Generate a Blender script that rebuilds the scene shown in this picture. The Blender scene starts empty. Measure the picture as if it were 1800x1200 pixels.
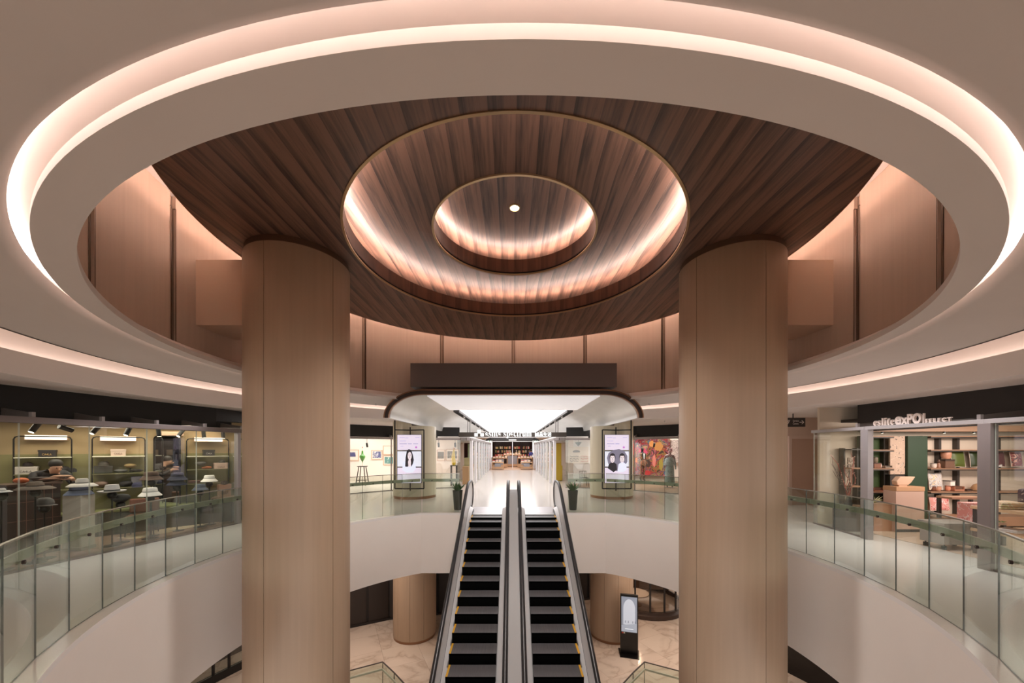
import bpy, math, random
from mathutils import Vector, Matrix
random.seed(7)
SC = bpy.context.scene
C = SC.collection
PI = math.pi
# ------------------------------------------------------------------ camera
EYE = 1.9                     # eye height above the gallery floor (z = 0)
D = 6.22                      # centre of the round atrium in front of the camera
cam = bpy.data.cameras.new('camera')
cam.sensor_width = 36.0
cam.lens = 36.0 * 630 / 1800
cam.shift_x = 0.0
cam.shift_y = 188 / 1800
cam.clip_start = 0.05
cam.clip_end = 300
camo = bpy.data.objects.new('camera', cam)
C.objects.link(camo)
CAMX = -0.045                # the camera stands slightly off the axis
camo.location = (CAMX, 0, EYE)
camo.rotation_euler = (PI / 2, 0, 0)
SC.camera = camo
# ------------------------------------------------------------------ world, exposure
w = bpy.data.worlds.new('world')
SC.world = w
w.use_nodes = True
w.node_tree.nodes['Background'].inputs[0].default_value = (1.0, 0.96, 0.93, 1)
w.node_tree.nodes['Background'].inputs[1].default_value = 1.85
SC.view_settings.view_transform = 'Standard'
SC.view_settings.look = 'None'
SC.view_settings.gamma = 1.0
SC.view_settings.use_curve_mapping = False
SC.view_settings.exposure = 0.8
SC.cycles.use_denoising = True
SC.cycles.max_bounces = 10
SC.cycles.diffuse_bounces = 5
SC.cycles.glossy_bounces = 4
SC.cycles.transmission_bounces = 6
SC.cycles.transparent_max_bounces = 32
SC.cycles.sample_clamp_indirect = 6.0
SC.cycles.caustics_reflective = False
SC.cycles.caustics_refractive = False


def spot_light(name, loc, power, color, size, blend=.5, rot=(0, 0, 0), radius=.08):
    l = bpy.data.lights.new(name, 'SPOT')
    l.energy = power
    l.color = color
    l.spot_size = size
    l.spot_blend = blend
    l.shadow_soft_size = radius
    o = bpy.data.objects.new(name, l)
    C.objects.link(o)
    o.location = loc
    o.rotation_euler = rot
    return o


def area_light(name, loc, size, power, color, rot=(0, 0, 0), size_y=None, spread=PI):
    l = bpy.data.lights.new(name, 'AREA')
    l.energy = power
    l.color = color
    l.size = size
    l.spread = spread
    if size_y:
        l.shape = 'RECTANGLE'
        l.size_y = size_y
    o = bpy.data.objects.new(name, l)
    C.objects.link(o)
    o.location = loc
    o.rotation_euler = rot
    return o


WARM = (1.0, 0.86, 0.77)
SOFT = (1.0, 0.86, 0.76)
NEUT = (1.0, 0.95, 0.93)
# ceiling lighting of the shops, the gallery and the storeys (some of their fittings are modelled below)
area_light('gallery_light', (-6.2, 18.4, 2.84), 5.0, 120, (1, .94, .91), size_y=2.2)
area_light('gallery_light', (6.2, 18.2, 2.84), 5.0, 120, (1, .94, .91), size_y=2.2)
area_light('hat_shop_light', (-8.35, 7.6, 2.44), 3.6, 38, (1, .88, .70), rot=(0, 0, math.radians(60)), size_y=.8)
area_light('select_shop_light', (9.6, 7.2, 2.44), 3.6, 30, (1, .86, .78), size_y=1.6)
area_light('walkway_light', (-7.0, 11.8, 2.9), 2.2, 26, NEUT, size_y=1.4)
area_light('walkway_light', (7.0, 11.8, 2.9), 2.2, 26, NEUT, size_y=1.4)
area_light('walkway_light', (6.95, 6.6, 2.80), .3, 26, (.96, .94, 1), size_y=3.0, spread=1.9)
area_light('walkway_light', (-6.95, 6.6, 2.80), .3, 14, (.96, .94, 1), size_y=3.0, spread=1.9)
area_light('lower_hall_light', (-5.5, 12.0, -1.85), 3.0, 62, (1, .82, .70), size_y=4.0)
area_light('lower_hall_light', (5.5, 12.0, -1.85), 3.0, 72, (1, .82, .70), size_y=4.0)
spot_light('bowl_downlight', (0, D, 6.03), 760, (1, .92, .86), math.radians(112), .6, radius=.35)
area_light('select_shelf_fill', (10.3, 6.9, 2.42), 3.0, 30, (1, .86, .78), rot=(math.radians(48), 0, 0), size_y=.3)  # unseen fill lamp, added to brighten the shelf back panels
area_light('far_store_light', (0, 37.5, 2.86), 4.0, 160, (1, .9, .84), size_y=8.0)


# ------------------------------------------------------------------ helpers
def lin(c):
    return tuple(((v / 255) / 12.92 if v / 255 <= .04045 else ((v / 255 + .055) / 1.055) ** 2.4) for v in c)


MATS = {}


def M(name, rgb, rough=.5, metal=0.0, var=0.0, scale=4.0, stretch=(1, 1, 1), bump=0.0, emit=0.0, ecol=None, coat=0.0, spec=.5):
    """procedural principled material: base colour with noise variation"""
    if name in MATS:
        return MATS[name]
    m = bpy.data.materials.new(name)
    m.use_nodes = True
    nt = m.node_tree
    b = nt.nodes['Principled BSDF']
    col = lin(rgb)
    b.inputs['Base Color'].default_value = (*col, 1)
    b.inputs['Roughness'].default_value = rough
    b.inputs['Metallic'].default_value = metal
    b.inputs['Specular IOR Level'].default_value = spec
    if coat:
        b.inputs['Coat Weight'].default_value = coat
        b.inputs['Coat Roughness'].default_value = .12
    if var or bump:
        tc = nt.nodes.new('ShaderNodeTexCoord')
        mp = nt.nodes.new('ShaderNodeMapping')
        mp.inputs['Scale'].default_value = stretch
        nz = nt.nodes.new('ShaderNodeTexNoise')
        nz.inputs['Scale'].default_value = scale
        nz.inputs['Detail'].default_value = 5
        nt.links.new(tc.outputs['Object'], mp.inputs[0])
        nt.links.new(mp.outputs[0], nz.inputs[0])
        if var:
            cr = nt.nodes.new('ShaderNodeValToRGB')
            cr.color_ramp.elements[0].position = .25
            cr.color_ramp.elements[1].position = .75
            cr.color_ramp.elements[0].color = (*[max(0, v * (1 - var)) for v in col], 1)
            cr.color_ramp.elements[1].color = (*[min(1, v * (1 + var)) for v in col], 1)
            nt.links.new(nz.outputs[0], cr.inputs[0])
            nt.links.new(cr.outputs[0], b.inputs['Base Color'])
        if bump:
            bp = nt.nodes.new('ShaderNodeBump')
            bp.inputs['Strength'].default_value = bump
            bp.inputs['Distance'].default_value = .01
            nt.links.new(nz.outputs[0], bp.inputs['Height'])
            nt.links.new(bp.outputs[0], b.inputs['Normal'])
    if emit:
        e = lin(ecol or rgb)
        b.inputs['Emission Color'].default_value = (*e, 1)
        b.inputs['Emission Strength'].default_value = emit
    MATS[name] = m
    return m


def glass_mat(name, tint, refl=1.0, rough=0.0):
    """thin architectural glass: tinted see-through plus Fresnel mirror reflection"""
    m = bpy.data.materials.new(name)
    m.use_nodes = True
    nt = m.node_tree
    nt.nodes.clear()
    out = nt.nodes.new('ShaderNodeOutputMaterial')
    tr = nt.nodes.new('ShaderNodeBsdfTransparent')
    tr.inputs[0].default_value = (*tint, 1)
    gl = nt.nodes.new('ShaderNodeBsdfGlossy')
    gl.inputs['Roughness'].default_value = rough
    gl.inputs[0].default_value = (refl, refl, refl, 1)
    fr = nt.nodes.new('ShaderNodeFresnel')
    ge = nt.nodes.new('ShaderNodeNewGeometry')
    mr = nt.nodes.new('ShaderNodeMapRange')
    mr.inputs['To Min'].default_value = 1.5
    mr.inputs['To Max'].default_value = 1 / 1.5
    nt.links.new(ge.outputs['Backfacing'], mr.inputs['Value'])
    nt.links.new(mr.outputs[0], fr.inputs[0])
    mx = nt.nodes.new('ShaderNodeMixShader')
    nt.links.new(fr.outputs[0], mx.inputs[0])
    nt.links.new(tr.outputs[0], mx.inputs[1])
    nt.links.new(gl.outputs[0], mx.inputs[2])
    nt.links.new(mx.outputs[0], out.inputs[0])
    MATS[name] = m
    return m


class MB:
    """collects faces for one mesh object"""

    def __init__(s):
        s.v = []
        s.f = []
        s.m = []

    def add(s, vs, fs, mi=0):
        o = len(s.v)
        s.v += [tuple(p) for p in vs]
        for f in fs:
            s.f.append(tuple(i + o for i in f))
            s.m.append(mi)
        return s

    def box(s, x0, y0, z0, x1, y1, z1, mi=0, side=None, rz=0, c=None):
        vs = [(x, y, z) for z in (z0, z1) for x, y in ((x0, y0), (x1, y0), (x1, y1), (x0, y1))]
        if rz:
            cx, cy = c or ((x0 + x1) / 2, (y0 + y1) / 2)
            ca, sa = math.cos(rz), math.sin(rz)
            vs = [(cx + (x - cx) * ca - (y - cy) * sa, cy + (x - cx) * sa + (y - cy) * ca, z) for x, y, z in vs]
        return s.add(vs, [(3, 2, 1, 0), (4, 5, 6, 7), (0, 1, 5, 4), (1, 2, 6, 5), (2, 3, 7, 6), (3, 0, 4, 7)], mi)

    def bar(s, a, b, w, h, mi=0):
        """square bar from a to b, w wide and h high"""
        a, b = Vector(a), Vector(b)
        d = (b - a).normalized()
        up = Vector((0, 0, 1)) if abs(d.z) < .95 else Vector((0, 1, 0))
        r = d.cross(up).normalized()
        u = r.cross(d)
        vs = [p + r * (i * w / 2) + u * (j * h / 2) for p in (a, b) for i, j in ((-1, -1), (1, -1), (1, 1), (-1, 1))]
        return s.add(vs, [(0, 1, 2, 3), (7, 6, 5, 4), (0, 4, 5, 1), (1, 5, 6, 2), (2, 6, 7, 3), (3, 7, 4, 0)], mi)

    def tube(s, path, r, n=8, mi=0, closed=False):
        P = [Vector(p) for p in path]
        rs = r if isinstance(r, (list, tuple)) else [r] * len(P)
        rings = []
        ref = None
        for i, p in enumerate(P):
            if closed:
                d = P[(i + 1) % len(P)] - P[i - 1]
            else:
                d = P[min(i + 1, len(P) - 1)] - P[max(i - 1, 0)]
            d.normalize()
            if ref is None:
                ref = Vector((0, 0, 1)) if abs(d.z) < .9 else Vector((1, 0, 0))
            a = d.cross(ref).normalized()
            b = a.cross(d)
            ref = b
            rings.append([p + (a * math.cos(t) + b * math.sin(t)) * rs[i] for t in [2 * PI * k / n for k in range(n)]])
        return s.loft(rings, mi, closed_path=closed, caps=not closed)

    def loft(s, rings, mi=0, closed_path=False, caps=True, wrap=True):
        n = len(rings[0])
        vs = [p for r in rings for p in r]
        fs = []
        m = len(rings)
        for i in range(m if closed_path else m - 1):
            j = (i + 1) % m
            for k in range(n if wrap else n - 1):
                l = (k + 1) % n
                fs.append((i * n + k, i * n + l, j * n + l, j * n + k))
        if caps and not closed_path and wrap:
            fs.append(tuple(range(n))[::-1])
            fs.append(tuple(range((m - 1) * n, m * n)))
        return s.add(vs, fs, mi)

    def lathe(s, prof, n=24, c=(0, 0, 0), mi=0, sx=1, sy=1):
        """profile of (radius, z) turned about a vertical axis"""
        rings = []
        for r, z in prof:
            r = max(r, 1e-4)
            rings.append([(c[0] + sx * r * math.cos(2 * PI * k / n), c[1] + sy * r * math.sin(2 * PI * k / n), c[2] + z) for k in range(n)])
        return s.loft(rings, mi, caps=True)

    def prism(s, pts, z0, z1, mi=0):
        n = len(pts)
        vs = [(x, y, z0) for x, y in pts] + [(x, y, z1) for x, y in pts]
        fs = [tuple(range(n))[::-1], tuple(range(n, 2 * n))] + [(i, (i + 1) % n, n + (i + 1) % n, n + i) for i in range(n)]
        return s.add(vs, fs, mi)

    def slab(s, pts, y0, y1, mi=0):
        """outline in the xz plane, extruded along y"""
        n = len(pts)
        vs = [(x, y0, z) for x, z in pts] + [(x, y1, z) for x, z in pts]
        fs = [tuple(range(n)), tuple(range(n, 2 * n))[::-1]] + [(i, n + i, n + (i + 1) % n, (i + 1) % n) for i in range(n)]
        return s.add(vs, fs, mi)

    def ball(s, c, r, n=12, mi=0):
        rx, ry, rz = r if isinstance(r, tuple) else (r, r, r)
        rings = []
        h = n // 2
        for i in range(h + 1):
            t = -PI / 2 + PI * i / h
            q = max(math.cos(t), 1e-3)
            rings.append([(c[0] + rx * q * math.cos(2 * PI * k / n), c[1] + ry * q * math.sin(2 * PI * k / n), c[2] + rz * math.sin(t)) for k in range(n)])
        return s.loft(rings, mi)

    def build(s, name, mats, parent=None, smooth=0, bevel=0.0, world=False):
        """link as one mesh object; world=True: vertices are in world space, parent is an unrotated Empty"""
        vs = s.v
        if world and parent is not None:
            p = parent
            off = Vector((0, 0, 0))
            while p is not None:
                off += p.location
                p = p.parent
            vs = [(x - off.x, y - off.y, z - off.z) for x, y, z in vs]
        me = bpy.data.meshes.new(name)
        me.from_pydata(vs, [], s.f)
        mats = mats if isinstance(mats, (list, tuple)) else [mats]
        for m in mats:
            me.materials.append(m)
        for p, i in zip(me.polygons, s.m):
            p.material_index = i
        if smooth:
            for p in me.polygons:
                p.use_smooth = True
            me.set_sharp_from_angle(angle=math.radians(smooth))
        me.update()
        o = bpy.data.objects.new(name, me)
        C.objects.link(o)
        o.parent = parent
        if bevel:
            b = o.modifiers.new('bevel', 'BEVEL')
            b.width = bevel
            b.segments = 2
            b.limit_method = 'ANGLE'
        return o


def tag(o, label, cat, group=None):
    o['label'] = label
    o['category'] = cat
    if group:
        o['group'] = group
    return o


def thing(name, label, cat, loc=(0, 0, 0), rz=0, group=None):
    o = bpy.data.objects.new(name, None)
    C.objects.link(o)
    o.empty_display_size = .1
    o.location = loc
    o.rotation_euler = (0, 0, rz)
    return tag(o, label, cat, group)


def struct(name, mb, mats, smooth=0):
    o = mb.build(name, mats, None, smooth)
    o['kind'] = 'structure'
    return o


def dup(root, loc=None, rz=None, label=None, group=None, parent=None):
    r = root.copy()
    C.objects.link(r)
    if loc is not None:
        r.location = loc
    if rz is not None:
        r.rotation_euler = (0, 0, rz)
    if label:
        r['label'] = label
    if group:
        r['group'] = group
    for ch in list(root.children):
        dup_part(ch, r)
    return r


def dup_part(o, parent):
    c = o.copy()
    C.objects.link(c)
    c.parent = parent
    for ch in list(o.children):
        dup_part(ch, c)
    return c


TMP = bpy.data.scenes.new('workbench')
TCACHE = {}


def evaluated(o):
    """mesh of an object with its modifiers or text applied"""
    TMP.collection.objects.link(o)
    vl = TMP.view_layers[0]
    vl.update()
    me = bpy.data.meshes.new_from_object(o.evaluated_get(vl.depsgraph))
    TMP.collection.objects.unlink(o)
    bpy.data.objects.remove(o)
    return me


def text_mesh(body, size, extrude=0.0, bold=0.0):
    key = (body, round(extrude / size, 4), round(bold / size, 4))
    if key not in TCACHE:
        cu = bpy.data.curves.new('text', 'FONT')
        cu.body = body
        cu.size = 1.0
        cu.extrude = extrude / size
        cu.offset = bold / size
        cu.resolution_u = 3
        TCACHE[key] = evaluated(bpy.data.objects.new('text', cu))
        bpy.data.curves.remove(cu)
    me = TCACHE[key].copy()
    for v in me.vertices:
        v.co *= size
    return me


def mspan(me):
    xs = [v.co.x for v in me.vertices]
    return (min(xs), max(xs)) if xs else (0, 0)


def letters(body, size, mat, parent, mtx, extrude=.01, width=None, bold=0.0, name='letter'):
    """each character its own part; text runs along local x, stands in local xz, faces local -y"""
    out = []
    full = mspan(text_mesh(body, size))
    k = width / (full[1] - full[0]) if width else 1.0
    for i, ch in enumerate(body):
        if ch == ' ':
            continue
        me = text_mesh(ch, size, extrude, bold)
        if not len(me.vertices):
            continue
        dx = mspan(text_mesh(body[:i + 1], size))[1] - mspan(text_mesh(ch, size))[1] - full[0]
        for v in me.vertices:
            x, y, z = v.co
            v.co = mtx @ Vector(((x + dx) * k, -z, y))
        me.materials.clear()
        me.materials.append(mat)
        o = bpy.data.objects.new(name, me)
        C.objects.link(o)
        o.parent = parent
        out.append(o)
    return out


def serif(s):
    """letters in their serif bold form"""
    return ''.join(chr(0x1D41A + ord(c) - 97) if 'a' <= c <= 'z' else c for c in s)


def P(x, y, Y):
    """point at depth Y seen in the direction of photograph pixel (x, y)"""
    return Vector((CAMX + (x - 900) / 630 * Y, Y, EYE - (y - 788) / 630 * Y))


def ring(prof, n=160, cut=0.0, a0=None, a1=None):
    """rows of points for a surface of revolution about the atrium axis; cut = half width of a straight slot towards +Y"""
    rows = []
    for r, z in prof:
        t0 = math.asin(min(1, cut / r)) if cut else 0.0
        lo, hi = (a0, a1) if a0 is not None else (t0, 2 * PI - t0)
        rows.append([(r * math.sin(lo + (hi - lo) * k / n), D + r * math.cos(lo + (hi - lo) * k / n), z) for k in range(n + 1)])
    return rows


def revolve(prof, n=160, cut=0.0, mi=0, mb=None, a0=None, a1=None):
    mb = mb or MB()
    full = (not cut and a0 is None)
    rows = ring(prof, n, cut, a0, a1)
    if full:
        rows = [r[:-1] for r in rows]
    return mb.loft(rows, mi, caps=False, wrap=full)
# ------------------------------------------------------------------ materials
paint = M('warm_white_paint', (226, 217, 211), .75, var=.02, scale=1.5)
paintF = M('cream_fascia_paint', (240, 233, 227), .55, var=.02, scale=1.2)
white = M('white_paint', (236, 232, 230), .6)
floorM = M('polished_pale_terrazzo', (214, 205, 196), .16, var=.03, scale=60, spec=.5)
marble = None
blackM = M('black_fascia', (20, 17, 15), .55, var=.1, scale=6)
darkM = M('dark_brown_metal', (58, 46, 42), .55)
bronze = M('bronze_trim', (150, 112, 86), .35, .7)
brass = M('pale_brass', (196, 168, 130), .3, .8)
steel = M('brushed_steel', (190, 188, 186), .32, .85, var=.06, scale=3, stretch=(40, 1, 1))
silver = M('satin_silver_vault', (232, 232, 229), .34, .3, var=.05, scale=1.2)
frameM = M('grey_aluminium_frame', (150, 142, 140), .42, .5)
headerM = M('grey_brown_header', (120, 108, 103), .5, .2)
rubber = M('black_rubber', (34, 32, 34), .35)
ironM = M('black_iron', (26, 24, 24), .5, .2)
glass = glass_mat('balustrade_glass', (.86, .90, .865))
edgeG = M('dark_green_glass_edge', (28, 44, 36), .2)
shopG = glass_mat('shop_glass', (.95, .97, .95))
led1 = M('cove_led_strip', (255, 214, 190), .5, emit=6.5, ecol=(255, 244, 240))
led = M('warm_led_strip', (255, 214, 190), .5, emit=3.6, ecol=(255, 236, 226))
ledw = M('wood_bowl_led_strip', (255, 206, 184), .5, emit=36.0, ecol=(255, 226, 212))
lum = M('luminous_ceiling', (255, 255, 255), .5, emit=1.4, ecol=(252, 250, 253))
lampM = M('lamp_glow', (255, 236, 205), .5, emit=6.0, ecol=(255, 232, 198))


def wood_mat(name, dark, light, rough=.42):
    m = bpy.data.materials.new(name)
    m.use_nodes = True
    nt = m.node_tree
    N, L = nt.nodes.new, nt.links.new
    b = nt.nodes['Principled BSDF']
    tc = N('ShaderNodeTexCoord')
    sp = N('ShaderNodeSeparateXYZ')
    L(tc.outputs['Object'], sp.inputs[0])
    dv = N('ShaderNodeMath'); dv.operation = 'DIVIDE'; dv.inputs[1].default_value = .28
    L(sp.outputs[0], dv.inputs[0])
    fr = N('ShaderNodeMath'); fr.operation = 'FRACT'
    L(dv.outputs[0], fr.inputs[0])
    mp = N('ShaderNodeMapping'); mp.inputs['Scale'].default_value = (9, .55, .55)
    L(tc.outputs['Object'], mp.inputs[0])
    nz = N('ShaderNodeTexNoise'); nz.inputs['Scale'].default_value = 2.2; nz.inputs['Detail'].default_value = 6
    nz.inputs['Distortion'].default_value = .4
    L(mp.outputs[0], nz.inputs[0])
    mp2 = N('ShaderNodeMapping'); mp2.inputs['Scale'].default_value = (40, 1.6, 1.6)
    L(tc.outputs['Object'], mp2.inputs[0])
    nz2 = N('ShaderNodeTexNoise'); nz2.inputs['Scale'].default_value = 2.0; nz2.inputs['Detail'].default_value = 3
    L(mp2.outputs[0], nz2.inputs[0])
    a = N('ShaderNodeMath'); a.operation = 'MULTIPLY_ADD'; a.inputs[1].default_value = .42
    L(fr.outputs[0], a.inputs[0])
    L(nz.outputs[0], a.inputs[2])
    a2 = N('ShaderNodeMath'); a2.operation = 'MULTIPLY_ADD'; a2.inputs[1].default_value = .3
    L(nz2.outputs[0], a2.inputs[0])
    L(a.outputs[0], a2.inputs[2])
    cr = N('ShaderNodeValToRGB')
    cr.color_ramp.elements[0].position = .55
    cr.color_ramp.elements[1].position = 1.0
    cr.color_ramp.elements[0].color = (*lin(dark), 1)
    cr.color_ramp.elements[1].color = (*lin(light), 1)
    L(a2.outputs[0], cr.inputs[0])
    L(cr.outputs[0], b.inputs['Base Color'])
    b.inputs['Roughness'].default_value = rough
    b.inputs['Specular IOR Level'].default_value = .8
    MATS[name] = m
    return m


walnut = wood_mat('walnut_veneer', (58, 42, 36), (132, 100, 84))
veneer = M('beige_wood_veneer', (168, 143, 120), .45, var=.05, scale=1.2, stretch=(14, 14, .5))
veneerL = M('light_veneer_wall', (188, 164, 146), .55, var=.05, scale=1.2, stretch=(14, 14, .5))
seamM = M('dark_bronze_strip', (96, 72, 54), .4, .5)


def marble_mat():
    m = bpy.data.materials.new('beige_marble')
    m.use_nodes = True
    nt = m.node_tree
    N, L = nt.nodes.new, nt.links.new
    b = nt.nodes['Principled BSDF']
    tc = N('ShaderNodeTexCoord')
    oi = N('ShaderNodeObjectInfo')
    ad = N('ShaderNodeVectorMath'); ad.operation = 'ADD'
    L(tc.outputs['Object'], ad.inputs[0])
    L(oi.outputs['Location'], ad.inputs[1])
    nz = N('ShaderNodeTexNoise'); nz.inputs['Scale'].default_value = .55; nz.inputs['Detail'].default_value = 5
    nz.inputs['Distortion'].default_value = 1.0
    L(ad.outputs[0], nz.inputs[0])
    cr = N('ShaderNodeValToRGB')
    e = cr.color_ramp.elements
    e[0].position = .40; e[0].color = (*lin((222, 204, 188)), 1)
    e[1].position = .56; e[1].color = (*lin((224, 208, 192)), 1)
    k = e.new(.485); k.color = (*lin((198, 178, 161)), 1)
    k = e.new(.46); k.color = (*lin((214, 196, 180)), 1)
    k = e.new(.51); k.color = (*lin((216, 199, 183)), 1)
    L(nz.outputs[0], cr.inputs[0])
    L(cr.outputs[0], b.inputs['Base Color'])
    b.inputs['Roughness'].default_value = .14
    MATS['beige_marble'] = m
    return m


marble = marble_mat()

# ------------------------------------------------------------------ floors
RV = 5.12       # radius of the void
CH = 4.33       # straight edge of the void towards the escalators
NF = 180


def void_r(t):
    c = math.cos(t)
    return min(RV, CH / c) if c > 0 else RV


ang = [2 * PI * k / NF for k in range(NF)]
hole = [(void_r(t) * math.sin(t), D + void_r(t) * math.cos(t)) for t in ang]
far = [(60 * math.sin(t), D + 60 * math.cos(t)) for t in ang]
mb = MB()
mb.loft([[(x, y, 0) for x, y in hole], [(x, y, 0) for x, y in far]], caps=False)
mb.loft([[(x, y, -.06) for x, y in hole], [(x, y, 0) for x, y in hole]], mi=1, caps=False)
struct('floor', mb, [floorM, white])
mb = MB()
mb.loft([[(x, y, -1.77) for x, y in hole], [(x, y, -.06) for x, y in hole]], caps=False)
struct('trim_1', mb, paintF, smooth=20)          # the fascia of the slab around the void
mb = MB()
far2 = [(16 * math.sin(t), D + 16 * math.cos(t)) for t in ang]
mb.loft([[(x, y, -1.77) for x, y in hole], [(x, y, -1.77) for x, y in far2]], caps=False)
struct('ceiling_lower', mb, paint)
# lower storey: marble slabs laid on a dark bed
mb = MB()
mb.box(-15, -3, -5.46, 15, 24, -5.412)
fl = struct('floor_lower', mb, M('grout', (120, 104, 92), .8))
tile_me = None
ca, sa = math.cos(math.radians(27)), math.sin(math.radians(27))
for i in range(-9, 10):
    for j in range(-6, 9):
        x, y = i * 1.25 * ca - j * 1.25 * sa, 10.5 + i * 1.25 * sa + j * 1.25 * ca
        if not (-11.5 < x < 11.5 and 3.5 < y < 19) or (abs(x) < 1.6 and y < 9):
            continue
        if tile_me is None:
            t = MB().box(-.6225, -.6225, -.02, .6225, .6225, 0).build('marble_tile', marble, fl)
            tile_me = t.data
        else:
            t = bpy.data.objects.new('marble_tile', tile_me)
            C.objects.link(t)
            t.parent = fl
        t.location = (x, y, -5.4)
        t.rotation_euler = (0, 0, math.radians(27))

# ------------------------------------------------------------------ ceilings round the void
CUT = 3.22
mb = MB()
revolve([(4.83, 3.335), (4.83, 3.27), (5.02, 3.27), (5.02, 3.325), (4.99, 3.325)], 200, CUT, mb=mb)
struct('trim_2', mb, paint, smooth=30)           # the floating white ring
mb = MB()
revolve([(4.83, 3.335), (5.0, 3.44), (5.30, 3.50), (5.30, 3.46), (5.13, 3.40), (5.10, 3.345), (5.115, 3.305), (5.16, 3.275), (5.30, 3.255), (5.97, 3.19)], 200, CUT, mb=mb)
struct('ceiling', mb, paint, smooth=40)
mb = MB()
revolve([(5.118, 3.42), (5.155, 3.425)], 160, 3.5, mb=mb)
struct('trim_3', mb, led1)
mb = MB()
revolve([(5.97, 3.19), (6.0, 3.19), (6.0, 3.46), (6.76, 3.46), (6.76, 3.02), (6.60, 3.02), (6.60, 3.14), (6.56, 3.14), (6.56, 2.83), (6.62, 2.83), (6.62, 2.93), (16, 2.95)], 200, 3.58, mb=mb)
struct('ceiling', mb, paint, smooth=30)
mb = MB()
revolve([(5.972, 3.186), (6.004, 3.186), (6.004, 3.20), (6.03, 3.20)], 200, 3.58, mb=mb)
struct('trim_4', mb, darkM)                      # dark shadow-gap edge
mb = MB()
revolve([(6.65, 3.09), (6.71, 3.09)], 160, 3.7, mb=mb)
struct('trim_5', mb, led)
# slot air diffusers in the outer ceiling
for sx in (-1, 1):
    for t0, t1, r in ((103, 108, 6.95), (60, 62.5, 7.3)):
        mb = MB()
        a0, a1 = math.radians(t0) * sx, math.radians(t1) * sx
        revolve([(r, 2.932), (r + .06, 2.932), (r + .06, 2.926), (r, 2.926), (r, 2.932)], 12, a0=min(a0, a1), a1=max(a0, a1), mb=mb)
        tag(mb.build('slot_diffuser', M('vent_dark', (70, 62, 58), .7)), '%s dark slot air diffuser in the ceiling on the %s side' % ('long' if t1 - t0 > 3 else 'short', 'hat shop' if sx < 0 else 'gift shop'), 'air vent', 'slot diffusers in the outer ceiling')

# ------------------------------------------------------------------ drum wall above the ring
RD = 5.3
mb = MB()
revolve([(RD + .06, 3.48), (RD + .06, 5.86)], 160, mb=mb)
dw = struct('wall_drum', mb, M('drum_backing', (176, 150, 130), .6), smooth=30)
half = [0, 24.6, 49.5, 73.7, 97.8, 113.6, 138, 160]
seams = sorted([math.radians(a) for a in half] + [2 * PI - math.radians(a) for a in half[1:]])
gap = .055
for i, a in enumerate(seams):
    b = seams[(i + 1) % len(seams)] + (2 * PI if i == len(seams) - 1 else 0)
    g = gap / RD
    mb = revolve([(RD + .05, 3.5), (RD, 3.5), (RD, 5.8), (RD + .05, 5.8)], 14, a0=a + g, a1=b - g)
    rows = ring([(RD, 3.5), (RD + .05, 3.5), (RD + .05, 5.8), (RD, 5.8)], 1, a0=a + g, a1=b - g)
    for e in (0, 1):
        mb.add([r[e] for r in rows], [(0, 1, 2, 3)])
    mb.build('wall_panel', veneerL, dw, smooth=40)
    for s in (-1, 1):
        c0, c1 = a + s * .66 * g, a + s * .96 * g
        lo, hi = min(c0, c1), max(c0, c1)
        mb = revolve([(RD + .03, 3.5), (RD - .012, 3.5), (RD - .012, 5.6), (RD + .03, 5.6), (RD + .03, 3.5)], 1, a0=lo, a1=hi)
        mb.build('bronze_strip', seamM, dw)
mb = MB()
revolve([(5.42, 5.80), (4.0, 5.80)], 120, mb=mb)
struct('ceiling', mb, paint)
# beams that tie the big columns to the drum
for sx in (-1, 1):
    mb = MB().box(min(sx * 5.36, sx * 4.3), 5.95, 3.95, max(sx * 5.36, sx * 4.3), 6.75, 5.03)
    struct('trim_6' if sx < 0 else 'trim_7', mb, M('pale_beam', (206, 178, 156), .6))

# ------------------------------------------------------------------ walnut ceiling disc with the two stepped bowls
mb = MB()
revolve([(4.70, 5.205), (4.70, 5.29), (3.36, 5.29)], 140, mb=mb)
revolve([(4.70, 5.207), (2.72, 5.207)], 140, mb=mb, mi=1)
revolve([(3.36, 5.285), (3.36, 5.78)], 120, mb=mb, mi=1)
revolve([(2.70, 5.285), (3.36, 5.285)], 120, mb=mb, mi=1)
revolve([(1.40, 5.78), (1.78, 5.78), (1.78, 6.1)], 120, mb=mb, mi=1)
disc = struct('ceiling_wood', mb, [paint, M('dark_walnut_core', (52, 36, 30), .6)], smooth=30)
SW = .28


def zdome1(r):
    pts = ((1.40, 5.60), (1.6, 5.67), (1.85, 5.72), (2.2, 5.745), (2.7, 5.755), (3.36, 5.755))
    for (r0, z0), (r1, z1) in zip(pts, pts[1:]):
        if r <= r1:
            k = (r - r0) / (r1 - r0)
            return z0 + (z1 - z0) * k
    return pts[-1][1]


def strips(ri, ro, zf, thick=.004):
    k = -math.ceil(ro / SW)
    while k * SW < ro:
        x0, x1 = max(-ro, k * SW + .0003), min(ro, (k + 1) * SW - .0003)
        k += 1
        if x1 - x0 < .01:
            continue
        xs = [x0 + (x1 - x0) * i / 4 for i in range(5)]
        mb = MB()
        for s in (1, -1):
            rows = []
            for x in xs:
                yi = math.sqrt(max(0, ri * ri - x * x))
                yo = math.sqrt(max(0, ro * ro - x * x))
                rows.append([(x, D + s * (yi + (yo - yi) * j / 10), zf(math.hypot(x, yi + (yo - yi) * j / 10))) for j in range(11)])
            if max(abs(rows[0][-1][1] - rows[0][0][1]), abs(rows[-1][-1][1] - rows[-1][0][1]), abs(rows[2][-1][1] - rows[2][0][1])) < .02:
                continue
            mb.loft(rows if s < 0 else rows[::-1], caps=False, wrap=False)
        if mb.v:
            mb.build('veneer_strip', walnut, disc, smooth=40)


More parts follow.
